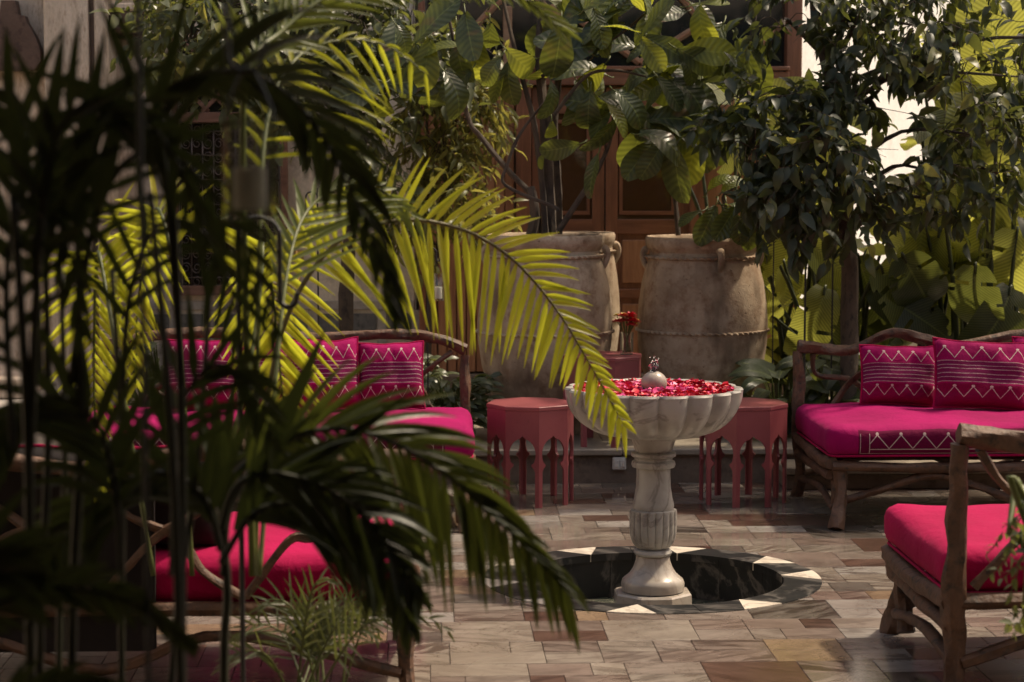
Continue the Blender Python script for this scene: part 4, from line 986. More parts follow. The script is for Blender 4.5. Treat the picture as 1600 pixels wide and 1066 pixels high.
banana(1450, 12.8, [(1430,330,-100,170,0),(1470,360,-110,150,0),(1410,400,-60,150,1),(1440,190,-40,210,1),(1500,330,80,200,0),(1460,450,-80,140,1),(1490,420,60,160,0),(1440,470,-130,130,1)], 'banana plant with a long arching leaf, behind the right sofa', 33)
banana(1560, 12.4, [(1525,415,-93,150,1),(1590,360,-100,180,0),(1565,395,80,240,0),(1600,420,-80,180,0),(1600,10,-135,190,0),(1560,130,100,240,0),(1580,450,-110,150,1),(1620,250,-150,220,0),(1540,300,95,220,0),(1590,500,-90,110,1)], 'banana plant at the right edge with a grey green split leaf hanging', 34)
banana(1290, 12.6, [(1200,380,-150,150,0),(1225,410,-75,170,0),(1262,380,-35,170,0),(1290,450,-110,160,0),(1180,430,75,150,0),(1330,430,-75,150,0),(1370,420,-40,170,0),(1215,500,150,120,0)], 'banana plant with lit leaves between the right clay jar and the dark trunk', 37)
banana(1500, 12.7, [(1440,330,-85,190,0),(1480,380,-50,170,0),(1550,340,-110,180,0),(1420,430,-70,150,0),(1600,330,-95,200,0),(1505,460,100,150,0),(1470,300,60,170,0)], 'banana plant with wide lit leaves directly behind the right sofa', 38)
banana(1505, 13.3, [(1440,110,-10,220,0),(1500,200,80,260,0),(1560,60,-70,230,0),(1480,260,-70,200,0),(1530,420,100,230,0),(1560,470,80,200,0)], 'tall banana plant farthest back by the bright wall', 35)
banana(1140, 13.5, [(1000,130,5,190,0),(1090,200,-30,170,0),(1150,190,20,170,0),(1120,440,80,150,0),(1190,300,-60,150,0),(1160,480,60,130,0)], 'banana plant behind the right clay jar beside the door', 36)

# --- low broad plants behind right sofa / between
def mound(px, Yd, z0, n, Lm, mat, label, cat, seed, W=.4, spread=.25, h=.35, name='shrub', group=None):
    r = random.Random(seed); b = Vector((at(px, 600, Yd).x, Yd, z0)); t = root(name, b, label, cat, group)
    ms = []
    for k in range(3): V, F, UV = blade(1, W, ban_shape, 8, 4, .5+.4*k, .2, .02, k); ms.append(mesh_uv('leaf', V, F, UV, mat))
    mb = MB()
    for i in range(n):
        a = r.random()*6.283; rr_ = spread*r.random()**.6; p = b + Vector((rr_*math.cos(a), rr_*math.sin(a)*.7, h*r.uniform(.2, 1)))
        d = Vector((math.cos(a), math.sin(a)*.8-.2, r.uniform(-.2,.8))).normalized()
        mb.tube([b+Vector((rr_*.2*math.cos(a), rr_*.2*math.sin(a), 0)), b.lerp(p, .6)+Vector((0,0,.05)), p], [.006,.005,.003], 5, sub=3)
        put('leaf', ms[i % 3], t, frame_m(p, d, Vector((r.gauss(0,.3), -.4, 1)), r.gauss(0,.4), Lm*r.uniform(.7,1.2)))
    mb.build('stems', M['stem_green'], t, recalc=False)
mound(700, 11.95, PZ, 240, .11, M['leaf_citrus'], 'low leafy green shrub behind the right end of the left sofa', 'shrub', 41, .32, .26, .36)
mound(640, 12.6, PZ, 120, .12, M['leaf_citrus'], 'small shrub behind the left sofa below the dado panels', 'shrub', 46, .32, .22, .42)
mound(1215, 12.0, PZ, 40, .24, M['leaf_banana_dark'], 'low dark broad leaved plant right of the clay jar', 'shrub', 42, .42, .25, .35)
mound(1290, 12.1, PZ, 46, .26, M['leaf_banana_dark'], 'dark leafy plant seen through the left end of the right sofa back', 'shrub', 43, .42, .28, .45)
mound(1420, 12.2, PZ, 46, .26, M['leaf_banana_dark'], 'dark leafy undergrowth behind the right sofa pillows', 'shrub', 44, .42, .35, .5)
mound(1560, 12.1, PZ, 46, .26, M['leaf_banana_dark'], 'dark leafy plant behind the far right end of the right sofa', 'shrub', 47, .42, .35, .5)
mound(250, 12.4, PZ, 130, .13, M['leaf_citrus'], 'leafy green shrub behind the left end of the left sofa', 'shrub', 45, .32, .3, .6)

# ================================================================== SOFAS OF TWISTED BRANCHES
def rbox(L, D, H, r, nx, ny, nz, bul=.012, seed=0):
    """soft block centred on 0"""
    pts = {}; V = []; F = []
    def vid(i, j, k):
        if (i,j,k) in pts: return pts[(i,j,k)]
        p = Vector((-L/2+L*i/nx, -D/2+D*j/ny, -H/2+H*k/nz)); q = Vector((max(-L/2+r, min(L/2-r, p.x)), max(-D/2+r, min(D/2-r, p.y)), max(-H/2+r, min(H/2-r, p.z))))
        d = p-q; m = max(abs(d.x), abs(d.y), abs(d.z))
        if d.length > 1e-6: p = q + d.normalized()*m
        fx = 1-(2*p.x/L)**2; fy = 1-(2*p.y/D)**2
        p.z += (1 if p.z > 0 else -.2)*bul*max(0, fx)**.5*max(0, fy)**.5
        nn = noise.noise(Vector((p.x*3.1+seed, p.y*3.1, p.z*5)))*.014 + noise.noise(Vector((p.x*9+seed, p.y*9, p.z*9)))*.006
        p += p.normalized()*nn*.5 + Vector((0,0,nn if p.z > 0 else 0))
        pts[(i,j,k)] = len(V); V.append(p); return pts[(i,j,k)]
    for i in range(nx):
        for j in range(ny):
            F.append([vid(i,j,0), vid(i,j+1,0), vid(i+1,j+1,0), vid(i+1,j,0)]); F.append([vid(i,j,nz), vid(i+1,j,nz), vid(i+1,j+1,nz), vid(i,j+1,nz)])
    for i in range(nx):
        for k in range(nz):
            F.append([vid(i,0,k), vid(i+1,0,k), vid(i+1,0,k+1), vid(i,0,k+1)]); F.append([vid(i,ny,k), vid(i,ny,k+1), vid(i+1,ny,k+1), vid(i+1,ny,k)])
    for j in range(ny):
        for k in range(nz):
            F.append([vid(0,j,k), vid(0,j,k+1), vid(0,j+1,k+1), vid(0,j+1,k)]); F.append([vid(nx,j,k), vid(nx,j+1,k), vid(nx,j+1,k+1), vid(nx,j,k+1)])
    return V, F
def make_sofa(label, seed, wave, plain=False, Ls=1.92, Ds=.95, fat=.92):
    r = random.Random(seed); s = root('branch_sofa', (0,0,0), label, 'sofa', 'rustic branch sofas around the fountain')
    hl, hd = Ls/2, Ds/2; wd = M['branch']
    def tb_(name, pts, rr_, n=10): MB().tube(pts, [q*fat for q in rr_] if hasattr(rr_, '__len__') else rr_*fat, n+2, sub=7, wob=.5, seed=r.random()*50).build(name, wd, s, origin=pts[0])
    for sx in (-1, 1):
        X = sx*hl
        tb_('back_post', [(X*1.0, hd+.01, 0), (X*.985, hd-.02, .16), (X*1.0, hd, .34), (X*.995, hd+.01, .6), (X*1.0, hd+.03, .80+wave[0 if sx < 0 else -1][1])], [.034,.031,.035,.030,.028])
        tb_('front_leg', [(X*.965+sx*.02, -hd-.05, 0), (X*.965, -hd-.01, .10), (X*.955-sx*.005, -hd+.03, .22), (X*.97, -hd+.03, .325)], [.040,.034,.036,.04])
        tb_('brace', [(X*.955-sx*.0, -hd+.1, .03), (X*.96, -hd+.06, .16), (X*.97, -hd+.12, .3)], [.03,.027,.024])
        tb_('side_rail', [(X, -hd+.0, .315), (X*1.004, 0, .30), (X, hd, .325)], [.034,.030,.034])
        tb_('side_rail', [(X*1.0, -hd+.04, .255), (X*.99, -.1, .235), (X*1.0, hd, .24)], [.026,.028,.024])
        tb_('stretcher', [(X*.985, -hd+.03, .09), (X*.97, 0, .13), (X*.985, hd, .10)], [.017,.02,.017])
    tb_('front_rail', [(-hl, -hd+.01, .302), (-hl*.4, -hd+.0, .292), (hl*.3, -hd+.01, .298), (hl, -hd+.01, .305)], [.03,.026,.028,.031])
    tb_('back_rail', [(-hl, hd, .33), (0, hd, .34), (hl, hd, .33)], [.026,.024,.026])
    for k in range(2):
        x0 = -hl+k*hl; x1 = x0+hl; tb_('arched_brace', [(x0+.03, -hd+.03, .12), (x0+.22, -hd+.03, .17), (x0+.48, -hd+.02, .25), (x1-.22, -hd+.03, .19), (x1-.03, -hd+.03, .11)], [.022,.02,.022,.02,.022])
    tb_('back_brace', [(-hl+.03, hd, .12), (-.4, hd, .25), (0, hd, .14), (.45, hd, .25), (hl-.03, hd, .12)], [.02]*5)
    for k in range(7):
        yy = -hd+.1+k*(Ds-.2)/6; MB().box(-hl+.02, hl-.02, yy-.03, yy+.03, .318, .332, .004).build('seat_slat', wd, s, smooth=False)
    # wavy top rail
    tb_('top_rail', [(x*hl, hd+.03, .83+z) for x, z in wave], [.034 if i in (0, len(wave)-1) else r.uniform(.026,.034) for i in range(len(wave))], 12)
    # branching back infill: crossing crooked branches
    for k in range(4):
        x0 = -hl+.06+k*(Ls-.12)/4; x1 = x0+(Ls-.12)/4; j = lambda: r.gauss(0,.018)
        zt_ = .80+min(w_[1] for w_ in wave)
        tb_('back_branch', [(x0, hd+.01, .37), (x0+.12+j(), hd+.0, .47+j()), ((x0+x1)/2+j(), hd+.02, .60+j()), (x1-.1+j(), hd+.0, .70+j()), (x1-.01, hd+.02, zt_+.02)], [.017,.015,.018,.014,.015], 8)
        tb_('back_branch', [(x1, hd+.03, .38), (x1-.13+j(), hd+.04, .52+j()), ((x0+x1)/2+.02+j(), hd+.03, .58+j()), (x0+.08+j(), hd+.045, .66+j()), (x0+.02, hd+.03, zt_+.01)], [.015,.014,.017,.013,.014], 8)
    V, F = rbox(Ls+.05, Ds+.02, .15, .055, 40, 20, 6, .014, seed)
    V = [p+Vector((0, -.02, .42)) for p in V]
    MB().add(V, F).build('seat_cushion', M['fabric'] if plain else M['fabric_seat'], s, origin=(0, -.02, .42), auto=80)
    cl_, cd_ = (Ls+.05)/2-.012, (Ds+.02)/2-.012; ring = []
    for (sx, sy) in ((-1,-1),(1,-1),(1,1),(-1,1)):
        a0 = {(-1,-1): 180, (1,-1): 270, (1,1): 0, (-1,1): 90}[(sx,sy)]
        for q in range(5): aa = rad(a0+q*22.5); ring.append(Vector((sx*(cl_-.05)+.05*math.cos(aa), sy*(cd_-.05)+.05*math.sin(aa)-.02, .352+.002*r.random())))
    ring.append(ring[0]); MB().tube(ring, .006, 6, sub=1, caps=False).build('piping', M['fabric'], s)
    return s
def put_sofa(s, x, y, rz=0): s.location = (x, y, 0); s.rotation_euler = (0, 0, rz)
YS = 10.5
xr = at(742, 680, 10.3).x; LX = xr-.99
s1 = make_sofa('left rear sofa of twisted branches facing the viewer, magenta seat seen through the palm fronds', 3,
               [(-1,-.02),(-.7,.03),(-.4,.05),(-.1,.03),(.2,.02),(.5,.035),(.78,.03),(1,-.045)])
put_sofa(s1, LX, YS+.03)
xl = at(1262, 680, 10.5).x; RX = xl+1.0
s2 = make_sofa('right rear sofa of twisted branches facing the viewer, magenta seat and embroidered pillows', 4,
               [(-1,-.03),(-.86,-.045),(-.72,-.055),(-.58,-.0),(-.46,.035),(-.3,.0),(-.1,-.03),(.3,.03),(.6,-.02),(1,-.03)])
put_sofa(s2, RX, YS+.03)
xl = at(1490, 900, 6.75).x
s3 = make_sofa('right front sofa seen from behind, crimson seat and dark branch back, at the right edge', 5,
               [(-1,.03),(-.8,.05),(-.5,.02),(-.2,.05),(.1,.03),(.4,.04),(.7,.03),(1,.06)], True, fat=1.1)
put_sofa(s3, xl+.98, 7.3, math.pi)
xr2 = at(640, 950, 6.7).x
s4 = make_sofa('left front sofa seen from behind in deep shade, crimson seat glimpsed through dark leaves', 6,
               [(-1,-.0),(-.7,.0),(-.4,.035),(0,-.03),(.3,.0),(.6,.02),(.8,.045),(1,.035)], True, 2.0)
sbp = MB().box(-.18, .98, .468, .478, .20, .80, .002).build('shade_panel', M['shade_black'], s4, origin=(0,.42,.5), smooth=False); tag(sbp, 'added black sheet standing in for shade behind the branches')  # sheet added to stand in for the dark shade behind the sofa back
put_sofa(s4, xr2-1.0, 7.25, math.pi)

# ------------------------------------------------------------------ pillows
def make_pillow(Wd, Hh, Tk, loc, tilt, yaw, roll, label, seed=0, plain=False):
    n = 18; V = []; UV = []; F = []
    p = root('pillow', (0,0,0), label, 'pillow', 'embroidered crimson pillows' if not plain else 'pillows blackened for shade on the left front sofa')
    for side in (-1, 1):
        for i in range(n+1):
            for j in range(n+1):
                u = i/n*2-1; v = j/n*2-1
                pin = 1-.05*(abs(u)**2*(1-abs(v)**2)+0) ; px_ = u*Wd/2*(1-.06*(1-v*v)*abs(u)**6); pz_ = v*Hh/2*(1-.06*(1-u*u)*abs(v)**6)
                th = Tk/2*(max(0,1-u**4)**.55)*(max(0,1-v**4)**.55)
                th += (.014*noise.noise(Vector((u*2+seed, v*2, side)))+.008*noise.noise(Vector((u*5+seed, v*4, side*3))))*min(1, th/.03); pz_ += .012*noise.noise(Vector((u*1.5+seed*3, 0, 1)))*(v+1)/2
                V.append(Vector((px_, side*th, pz_+.5*Hh))); UV.append((i/n, j/n))
        for i in range(n):
            for j in range(n):
                b = 0 if side < 0 else (n+1)**2; q = (b+i*(n+1)+j, b+(i+1)*(n+1)+j, b+(i+1)*(n+1)+j+1, b+i*(n+1)+j+1); F.append(q if side < 0 else q[::-1])
    me = mesh_uv('cover', V, F, UV, M['shade_black'] if plain else M['fabric_pillow']); finish('cover', me, p, (0,0,0))
    ed = []
    for k in range(4*n):
        i, j = ((k, 0) if k < n else (n, k-n) if k < 2*n else (3*n-k, n) if k < 3*n else (0, 4*n-k)); ed.append(V[i*(n+1)+j])
    ed.append(ed[0]); MB().tube(ed, .006, 6, sub=1, caps=False).build('piping', M['fabric'], p, origin=(0,0,0))
    p.location = loc; p.rotation_euler = (tilt, roll, yaw); return p
SZ = .508
def pl(px, Yd, Wpx, Hm, label, tilt=-.30, yaw=0, roll=0, seed=0, z=SZ):
    return make_pillow(Wpx*Yd/3300, Hm, .13, (at(px, 600, Yd).x, Yd, z), tilt, yaw, roll, label, seed)
pl(612, 10.75, 104, .35, 'embroidered magenta pillow at the right end of the left rear sofa', seed=1, roll=-.02)
pl(512, 10.72, 106, .37, 'embroidered magenta pillow second from the right on the left rear sofa', seed=2, roll=-.03, yaw=.1)
pl(412, 10.75, 112, .36, 'embroidered magenta pillow behind the bright frond, third from the right on the left rear sofa', seed=3, roll=.02)
pl(315, 10.72, 118, .37, 'embroidered magenta pillow at the left end of the left rear sofa', seed=4, roll=.01)
pl(1405, 10.78, 124, .32, 'embroidered crimson pillow at the left end of the right rear sofa', seed=5, roll=.04)
pl(1535, 10.60, 156, .36, 'larger embroidered crimson pillow, second from the left on the right rear sofa', seed=6, roll=.05)
pl(1655, 10.78, 140, .36, 'crimson pillow at the right edge, behind the larger pillow on the right rear sofa', seed=7, roll=.02)
for i, (px_, lb) in enumerate(((-60, 'pillow blackened for shade at the left edge, leaning on the left front sofa back'), (100, 'pillow blackened for shade on the left front sofa, second from the left edge'), (255, 'pillow blackened for shade on the left front sofa, nearest its bare right end'))):
    make_pillow(.40, .36, .15, (at(px_, 700, 7.0).x, 6.98, .50), .16, 0, 0, lb, i+9, True)  # black covers stand in for red pillow backs lying in shade

# ================================================================== LANTERNS, HOOKS, BRASS
def crook(px_rod, px_dn, ytop, ycurl, Yd, thick, label, zb=0.0, curl=True, lantern=None, glabel=None, down_px=None):
    a = at(px_rod, ytop+30*3300/Yd/550, Yd); s_ = 3300/Yd
    b = Vector((a.x, Yd, zb)); r = root('iron_hook', b, label, 'garden hook', 'black iron shepherd hooks')
    wid = (px_dn-px_rod)/s_; top = at(px_rod, ytop, Yd).z; sg = 1 if wid > 0 else -1
    cz = at(px_dn, ycurl, Yd).z; pts = [b, b+Vector((0,0,(top-abs(wid)/2)*.5-zb*.5)), Vector((a.x, Yd, top-abs(wid)/2))]
    for k in range(1, 8): t = math.pi*k/8; pts.append(Vector((a.x+wid/2-wid/2*math.cos(t), Yd, top-abs(wid)/2+abs(wid)/2*math.sin(t))))
    cr = abs(wid)*.20; ex = a.x+wid; pts += [Vector((ex, Yd, top-abs(wid)*.5)), Vector((ex, Yd, cz+cr))]
    for k in range(1, 6): t = math.pi*k/5; pts.append(Vector((ex+sg*cr-sg*cr*math.cos(t), Yd, cz+cr-cr*math.sin(t))))
    pts.append(Vector((ex+sg*cr*2.1, Yd, cz+cr*1.8)))
    MB().tube(pts, thick, 8, sub=3).build('rod', M['iron'], r)
    return Vector((ex+sg*cr, Yd, cz))
def lantern(p, Wd, Hh, label, square=True):
    """glass jar hung by a wire bail from point p"""
    top = p.z-.04-Wd*.5; b = Vector((p.x, p.y, top-Hh)); r = root('glass_lantern', b, label, 'lantern', 'hanging glass candle jars')
    w2 = Wd/2
    if square:
        vs = []
        for q, z in ((w2, 0), (w2, Hh), (w2*.92, Hh), (w2*.92, .012)):
            vs += [b+Vector((-q,-q,z)), b+Vector((q,-q,z)), b+Vector((q,q,z)), b+Vector((-q,q,z))]
        fs = [(3,2,1,0), (12,13,14,15)]
        for j in range(3):
            for k in range(4): fs.append((j*4+k, j*4+(k+1)%4, j*4+4+(k+1)%4, j*4+4+k))
        MB().add(vs, fs).build('glass_body', M['glass'], r, smooth=False)
    else:
        MB().lathe([(w2*.9,0),(w2,.004),(w2,Hh*.72),(w2*.86,Hh*.76),(w2*.86,Hh),(w2*.80,Hh),(w2*.80,Hh*.75),(w2*.93,Hh*.70),(w2*.93,.012),(.001,.010)], b, 24, cap=False).build('glass_body', M['glass'], r)
    MB().lathe([(.001,.013),(w2*.66,.014),(w2*.66,Hh*.5),(w2*.6,Hh*.51),(.001,Hh*.48)], b, 20, cap=False).build('candle', M['candle'], r)
    MB().tube([b+Vector((-w2,0,Hh*.97)), b+Vector((-w2*.8,0,Hh+Wd*.35)), Vector((p.x, p.y, p.z)), b+Vector((w2*.8,0,Hh+Wd*.35)), b+Vector((w2,0,Hh*.97))], .0014 if not square else .0022, 5, sub=4).build('wire_bail', M['iron'], r)
# near-left big hook, its lantern in front of the leaves
q = crook(216, 352, -60, 112, 3.1, .0042, 'thick out of focus black iron hook at the top left holding the square lantern')
lantern(Vector((q.x+.004, q.y, q.z+.008)), .072, .145, 'large blurred square glass lantern hanging at the top left')
q = crook(372, 436, 340, 480, 5.0, .0065, 'black iron hook arching in front of the left palm frond, empty curl')
q = crook(668, 682, 388, 408, 11.3, .004, 'thin black iron hook by the plank shutter holding a small candle jar', 0)
lantern(Vector((q.x, q.y, q.z+.004)), .062, .145, 'small clear candle jar hanging before the plank shutter', False)
q = crook(496, 478, 300, 330, 11.6, .005, 'thin black iron hook before the plaster wall behind the left sofa', PZ)
q = crook(1261, 1280, 210, 240, 11.75, .006, 'tall black iron hook at the left end of the right sofa', PZ)
q = crook(1304, 1290, 190, 230, 12.0, .005, 'thin black iron hook behind the right sofa, beside the dark trunk', PZ)
q = crook(1210, 1192, 270, 300, 12.2, .004, 'thin black iron hook right of the right clay jar with a glass jar', PZ)
lantern(Vector((q.x, q.y, q.z+.004)), .075, .11, 'clear candle jar hanging in the leaves right of the fig', False)
# tealight holder
c = gnd(752, 638, PZ)
th = root('tealight_holder', c, 'small copper tealight holder glowing on the terrace left of the largest jar', 'candle holder')
MB().lathe([(.02,0),(.045,.004),(.05,.03),(.036,.05),(.03,.075),(.04,.085),(.036,.086),(.026,.07),(.03,.045),(.04,.028),(.001,.012)], c, 24, cap=False).build('holder', M['copper'], th)
MB().lathe([(.001,.04),(.004,.05),(.006,.062),(.003,.078),(.0005,.09)], c+Vector((0,0,.0)), 10, cap=False).build('flame', M['flame'], th)
# brass stand
bs = Vector((at(430, 500, 12.2).x, 12.2, PZ)); bt = root('brass_stand', bs, 'tall turned brass stand glinting behind the left sofa', 'stand')
prof = [(.09,0),(.10,.02),(.05,.05),(.02,.08)]; z = .08
while z < 1.02: prof += [(.010, z), (.021, z+.022), (.010, z+.044)]; z += .046
MB().lathe(prof, bs, 16).build('turned_column', M['brass'], bt)
MB().lathe([(.012,1.03),(.07,1.06),(.085,1.08),(.08,1.082),(.02,1.06)], bs, 20, cap=False).build('dish', M['brass'], bt)
for dx in (-.14, .14):
    MB().tube([bs+Vector((0,0,.86)), bs+Vector((dx*.6,0,.82)), bs+Vector((dx,0,.9)), bs+Vector((dx,0,1.0))], .006, 6, sub=4).build('arm', M['brass'], bt)
    MB().lathe([(.008,1.0),(.028,1.005),(.028,1.07),(.024,1.07),(.024,1.01)], bs+Vector((dx,0,0)), 14, cap=False).build('candle_cup', M['brass'], bt)

# ================================================================== PALMS IN FRONT
GR = Vector((0,0,-1))
def leaflet_geo(p, d, L, W, droop, nrm, n=6):
    d = Vector(d).normalized(); P = Vector(p); V = []; F = []
    for i in range(n+1):
        t = i/n; wv = W/2*min(1, .35+t*4)*max(.03, (1-t**2.2))**.8
        y = d.cross(nrm)
        y = y.normalized() if y.length > 1e-4 else d.orthogonal().normalized(); z = y.cross(d)
        V += [P - y*wv + z*wv*.45, P.copy(), P + y*wv + z*wv*.45]
        d = (d + GR*droop/n*(.4+1.2*t)).normalized(); P = P + d*L/n
    for i in range(n): F += [(i*3, i*3+1, i*3+4, i*3+3), (i*3+1, i*3+2, i*3+5, i*3+4)]
    return V, F
def frond(palm, ctrl, Llen, W, n, mat, stemmat, r, nrm=Vector((0,-1,.25)), angs=(48, 48), droop=.5, t0=.15, rad_=.008, lens=(1,1), objs=True, jit=.1, stuff=None, endfac=.45, side=(1,1), angf=None):
    """ctrl: picture points with depth; leaflets leave both sides of the midrib"""
    pts = [at(*c) if not isinstance(c, Vector) else c for c in ctrl]
    P, Q = spline(pts, [rad_*(1-.8*i/(len(pts)-1)) for i in range(len(pts))], 8)
    me = MB().tube(P, Q, 6, sub=1).build('frond', stemmat, palm, origin=P[0], recalc=False)
    cum = [0]
    for i in range(1, len(P)): cum.append(cum[-1]+(P[i]-P[i-1]).length)
    def pos(t):
        s_ = t*cum[-1]
        for i in range(1, len(P)):
            if cum[i] >= s_ or i == len(P)-1:
                f = (s_-cum[i-1])/max(1e-6, cum[i]-cum[i-1]); return P[i-1].lerp(P[i], f), (P[i]-P[i-1]).normalized()
    for k in range(n):
        t = t0+(1-t0)*(k+.5)/n
        for sd, an, ll, on in ((1, angs[0], lens[0], side[0]), (-1, angs[1], lens[1], side[1])):
            if not on: continue
            p, T_ = pos(min(.999, t+(.25/n if sd > 0 else 0))); S = T_.cross(nrm).normalized()*sd
            a = rad((an*(1-.55*t**2) if angf is None or sd < 0 else float(np.interp(t, *angf))) + r.gauss(0, 3.5)); u = (t-t0)/(1-t0)
            L = Llen*ll*(.55+.45*math.sin(math.pi*min(1, u*1.1+.15)))*(1-(1-endfac)*u**3)*r.uniform(.9,1.06)
            d = (T_*math.cos(a) + S*math.sin(a) + nrm.normalized()*(.12+r.gauss(0, jit))).normalized()
            V, F = leaflet_geo(p, d, L, W*r.uniform(.85,1.1), droop*r.uniform(.7,1.3), (nrm + Vector((r.gauss(0,.25), 0, r.gauss(0,.25)))).normalized())
            if objs and stuff is None:
                m_ = bpy.data.meshes.new('leaflet'); o_ = Vector(p); m_.from_pydata([v-o_ for v in V], [], F); m_.materials.append(mat); m_.polygons.foreach_set('use_smooth', [True]*len(F))
                ob = bpy.data.objects.new('leaflet', m_); COL.objects.link(ob); ob.parent = me; ob.location = o_-WO[me.name]
            else: stuff.add(V, F)
def palm(name, loc, label, group=None): return root(name, loc, label, 'palm', group)
def canes(pl_, items, mat, th=.012):
    for (x0, y0, x1, y1, Yd, r_) in items:
        a = at(x1, y1, Yd); b = at(x0, y0, Yd); base = Vector((a.x+(a.x-b.x)*.3, Yd, 0)); MB().tube([base, a, a.lerp(b, .5)+Vector((.01,0,0)), b], [r_*.85, r_*.75, r_*.7, r_*.55], 8, sub=4).build('cane', mat, pl_, recalc=False)
r = random.Random(99)
# A: bright areca, three sunlit fronds
A0 = Vector((at(300, 900, 6.1).x, 6.0, 0))
pa = palm('areca_palm', A0, 'palm with bright yellow green fronds, one arching over the side table and fountain bowl')
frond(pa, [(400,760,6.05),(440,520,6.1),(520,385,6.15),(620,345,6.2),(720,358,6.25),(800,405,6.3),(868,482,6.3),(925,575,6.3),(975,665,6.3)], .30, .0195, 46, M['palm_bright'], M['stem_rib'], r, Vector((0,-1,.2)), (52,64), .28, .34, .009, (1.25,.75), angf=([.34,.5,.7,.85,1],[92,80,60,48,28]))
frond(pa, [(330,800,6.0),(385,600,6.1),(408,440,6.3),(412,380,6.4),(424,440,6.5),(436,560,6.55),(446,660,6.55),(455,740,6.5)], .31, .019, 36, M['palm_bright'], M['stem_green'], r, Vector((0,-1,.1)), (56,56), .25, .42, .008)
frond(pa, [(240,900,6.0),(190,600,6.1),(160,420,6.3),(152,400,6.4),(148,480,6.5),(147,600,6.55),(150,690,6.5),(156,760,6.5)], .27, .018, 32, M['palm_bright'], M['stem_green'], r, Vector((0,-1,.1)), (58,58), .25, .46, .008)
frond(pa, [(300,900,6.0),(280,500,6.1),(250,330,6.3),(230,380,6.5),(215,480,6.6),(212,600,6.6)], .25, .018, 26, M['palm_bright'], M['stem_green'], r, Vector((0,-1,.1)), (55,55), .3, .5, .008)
# B: fan of leaflets at the upper centre, lit
B0 = Vector((at(420, 900, 5.0).x, 5.0, 0))
pb = palm('areca_palm', B0, 'palm with long arching fronds fanning across the top centre of the picture')
frond(pb, [(395,900,5.0),(380,300,5.0),(388,110,5.0),(440,50,5.1),(520,-10,5.2),(620,-40,5.3),(720,-35,5.4),(820,0,5.5),(880,50,5.5)], .28, .016, 34, M['palm_mid'], M['stem_green'], r, Vector((0,-1,.25)), (45,45), .35, .52, .010, (.6,1.0))
frond(pb, [(400,900,5.1),(405,400,5.2),(420,180,5.4),(465,90,5.6),(540,62,5.7),(610,75,5.8),(665,115,5.85)], .34, .013, 16, M['palm_bright'], M['stem_green'], r, Vector((0,-1,.25)), (100,40), .75, .52, .007, (1.0,.4))
frond(pb, [(405,900,5.2),(430,600,5.4),(450,420,5.6),(480,330,5.8),(540,290,5.9),(600,300,6.0),(650,340,6.0)], .28, .015, 20, M['palm_mid'], M['stem_green'], r, Vector((0,-1,.25)), (60,40), .1, .5, .007, (1.2,.6))
# C: dark kentia canopy left, close to the lens
C0 = Vector((at(180, 900, 3.6).x, 3.5, 0))
pc = palm('kentia_palm', C0, 'dark out of focus palm filling the left side, tall canes and drooping fronds')
canes(pc, [(262,150,285,1060,3.6,.011),(20,300,48,1060,3.4,.012),(70,330,62,1060,3.7,.010),(120,300,112,1060,3.6,.012),(95,420,92,1060,4.0,.009),(175,420,190,1060,3.9,.009),(330,420,268,1060,3.9,.009),(235,300,282,1060,3.5,.010)], M['stem_dark'])
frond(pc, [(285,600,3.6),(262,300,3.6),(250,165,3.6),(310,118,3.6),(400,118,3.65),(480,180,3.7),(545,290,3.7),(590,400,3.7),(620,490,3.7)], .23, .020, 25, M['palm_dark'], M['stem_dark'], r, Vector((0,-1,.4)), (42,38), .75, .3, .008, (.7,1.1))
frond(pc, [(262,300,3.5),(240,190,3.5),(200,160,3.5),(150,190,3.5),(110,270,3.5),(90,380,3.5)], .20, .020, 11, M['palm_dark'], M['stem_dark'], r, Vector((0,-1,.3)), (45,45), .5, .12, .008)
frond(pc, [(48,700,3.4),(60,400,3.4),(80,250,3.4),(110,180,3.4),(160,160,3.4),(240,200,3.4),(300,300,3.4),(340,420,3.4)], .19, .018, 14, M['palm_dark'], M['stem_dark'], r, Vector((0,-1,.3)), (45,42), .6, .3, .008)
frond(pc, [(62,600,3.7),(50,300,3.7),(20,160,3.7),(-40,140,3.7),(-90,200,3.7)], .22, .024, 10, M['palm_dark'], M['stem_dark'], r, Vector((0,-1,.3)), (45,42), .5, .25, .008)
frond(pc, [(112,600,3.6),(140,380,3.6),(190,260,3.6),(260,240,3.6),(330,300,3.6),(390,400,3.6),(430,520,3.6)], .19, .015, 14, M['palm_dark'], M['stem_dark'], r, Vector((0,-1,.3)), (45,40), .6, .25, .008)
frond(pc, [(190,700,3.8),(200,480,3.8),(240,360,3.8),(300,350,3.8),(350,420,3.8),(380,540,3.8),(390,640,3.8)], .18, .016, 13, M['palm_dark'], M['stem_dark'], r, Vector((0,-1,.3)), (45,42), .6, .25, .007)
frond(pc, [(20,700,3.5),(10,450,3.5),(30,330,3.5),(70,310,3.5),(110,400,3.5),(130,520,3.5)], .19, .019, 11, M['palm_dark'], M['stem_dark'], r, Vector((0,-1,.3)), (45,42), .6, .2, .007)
for (x, y, x2, y2) in ((62,330,100,40),(110,330,165,45),(150,330,205,105),(230,240,160,150),(40,300,10,110)):     # broad upright blades
    a = at(x, y, 3.4); b = at(x2, y2, 3.4); V, F = leaflet_geo(a, b-a, (b-a).length, .034, .02, Vector((0,-1,.1)))
    m_ = MB().add(V, F); m_.build('leaflet', M['palm_dark'], pc, recalc=False)
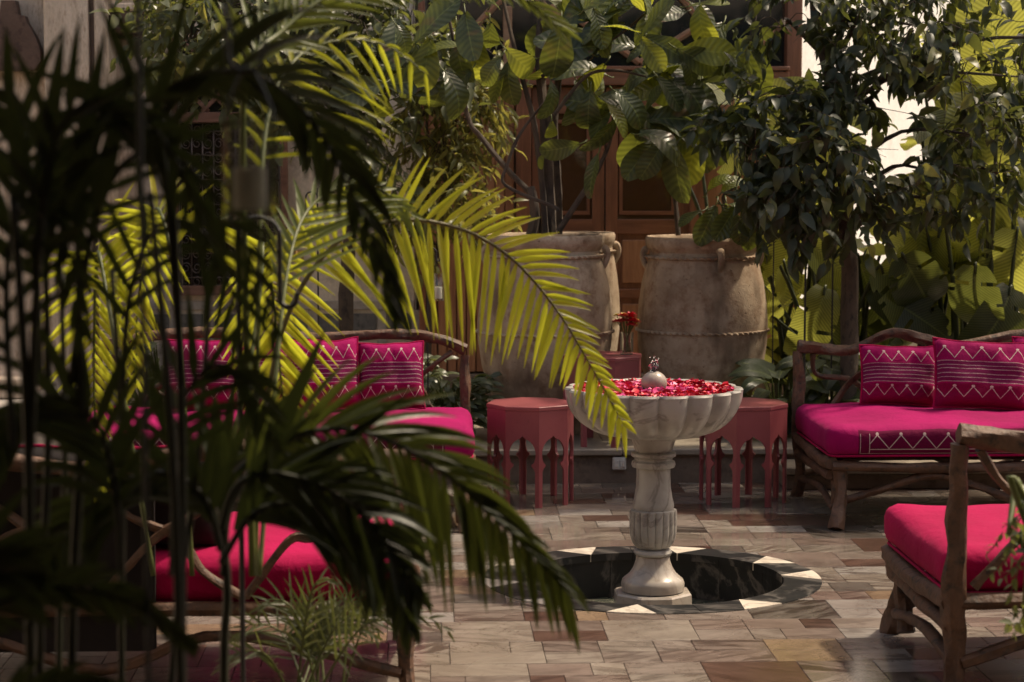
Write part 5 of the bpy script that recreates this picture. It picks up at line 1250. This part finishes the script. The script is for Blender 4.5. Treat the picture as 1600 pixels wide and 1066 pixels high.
# D: dark frond arching across the bottom centre
D0 = Vector((at(345, 1060, 4.2).x, 4.2, 0))
pd = palm('kentia_palm', D0, 'dark green palm low in the centre left, broad frond arching down toward the floor tiles')
canes(pd, [(345,790,350,1060,4.2,.013)], M['stem_dark'])
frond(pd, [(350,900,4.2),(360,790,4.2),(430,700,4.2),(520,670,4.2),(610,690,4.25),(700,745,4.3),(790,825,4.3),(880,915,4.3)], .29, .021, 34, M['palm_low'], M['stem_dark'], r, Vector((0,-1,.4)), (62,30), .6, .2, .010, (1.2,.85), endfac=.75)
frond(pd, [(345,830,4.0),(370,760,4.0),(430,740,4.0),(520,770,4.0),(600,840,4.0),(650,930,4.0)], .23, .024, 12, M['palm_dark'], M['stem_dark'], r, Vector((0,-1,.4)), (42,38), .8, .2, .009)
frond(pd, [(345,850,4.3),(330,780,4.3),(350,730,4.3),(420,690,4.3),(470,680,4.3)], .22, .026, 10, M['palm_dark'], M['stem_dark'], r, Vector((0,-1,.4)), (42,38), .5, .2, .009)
for (x, y, x2, y2, wv) in ((370,830,505,515,.045),(380,820,635,610,.035),(350,800,335,615,.05),(400,780,600,640,.03),(400,800,560,780,.04),(340,820,250,700,.035)):
    a = at(x, y, 4.15); b = at(x2, y2, 4.15); V, F = leaflet_geo(a, b-a, (b-a).length, wv, .05, Vector((.1,-1,.3)), 8)
    MB().add(V, F).build('leaflet', M['palm_dark'], pd, recalc=False)
frond(pd, [(345,860,3.9),(320,780,3.9),(260,740,3.9),(180,760,3.9),(110,830,3.9),(60,920,3.9)], .22, .024, 18, M['palm_dark'], M['stem_dark'], r, Vector((0,-1,.4)), (45,45), .6, .1, .008)
frond(pd, [(345,880,4.0),(400,800,4.0),(480,790,4.0),(560,830,4.0),(610,900,4.0),(640,980,4.0)], .22, .020, 18, M['palm_dark'], M['stem_dark'], r, Vector((0,-1,.4)), (50,34), .7, .15, .008)
frond(pc, [(190,900,3.6),(180,760,3.6),(150,660,3.6),(90,620,3.6),(30,650,3.6),(-20,740,3.6)], .20, .022, 16, M['palm_dark'], M['stem_dark'], r, Vector((0,-1,.4)), (48,48), .7, .2, .007)
frond(pc, [(268,900,3.7),(275,700,3.7),(300,600,3.7),(350,570,3.7),(400,620,3.7),(430,700,3.7)], .17, .018, 13, M['palm_dark'], M['stem_dark'], r, Vector((0,-1,.4)), (48,48), .7, .3, .006)
# E: dark fronds in the bottom left corner
E0 = Vector((at(60, 1060, 3.2).x, 3.1, 0))
pe = palm('kentia_palm', E0, 'dark blurred palm fronds curving across the bottom left corner')
frond(pe, [(-120,1100,3.1),(-60,990,3.1),(30,930,3.1),(130,920,3.1),(220,950,3.1),(300,1010,3.1)], .10, .020, 16, M['palm_dark'], M['stem_dark'], r, Vector((0,-1,.5)), (38,36), .5, .15, .008)
frond(pe, [(-60,1180,3.3),(0,1110,3.3),(90,1070,3.3),(190,1075,3.3)], .09, .018, 12, M['palm_dark'], M['stem_dark'], r, Vector((0,-1,.5)), (38,36), .5, .15, .008)
frond(pe, [(-100,960,3.0),(-60,890,3.0),(0,880,3.0),(60,900,3.0)], .14, .03, 10, M['palm_dark'], M['stem_dark'], r, Vector((0,-1,.5)), (38,36), .5, .15, .008)
# F: fine-leaved parlour palm at the foot of the left front sofa
F0 = Vector((at(480, 1060, 5.9).x, 5.9, 0))
pf = palm('parlour_palm', F0, 'small fine leaved parlour palm in front of the left front sofa, bottom centre left')
for k in range(15):
    a = rad(r.uniform(15, 165)); Lp = r.uniform(90, 250); cx, cy = 490+r.gauss(0,25), 1090; ex, ey = cx+Lp*math.cos(a)*.8, cy-Lp*math.sin(a)-20; mx_, my = cx+(ex-cx)*.45, cy+(ey-cy)*.75-15
    y_ = 5.9+r.gauss(0,.18)
    frond(pf, [(cx,cy,5.9),(mx_,my,y_),(ex,ey,y_),(ex+(ex-mx_)*.5, ey+25, y_)], .13, .008, 11, M['palm_fine'], M['stem_green'], r, Vector((r.gauss(0,.3),-1,.6)), (50,50), .35, .3, .004)
# G: sprig at the lower right edge
G0 = Vector((at(1640, 1060, 5.4).x, 5.4, 0))
pg = root('small_shrub', G0, 'small dark leafy sprig poking in at the lower right edge', 'shrub')
crown(pg, [G0, at(1625,980,5.4), at(1612,880,5.4), at(1605,800,5.4)], [.01,.008,.006,.004], [(1597,860,24,26,5.4,.08,9),(1600,960,16,30,5.4,.08,8),(1608,790,18,16,5.4,.06,5),(1575,835,12,8,5.4,.04,2)], .035, M['leaf_citrus'], 77, .5, 7, .4, .07, 120, bark='stem_green')
# planting beds (soil) under the near palms
bed = MB().box(-3.2, -.15, 2.6, 6.25, -.008, .12, .03).build('planting_bed', M['soil'], None, origin=(-1.7, 4.4, 0), smooth=False); bed['kind'] = 'structure'
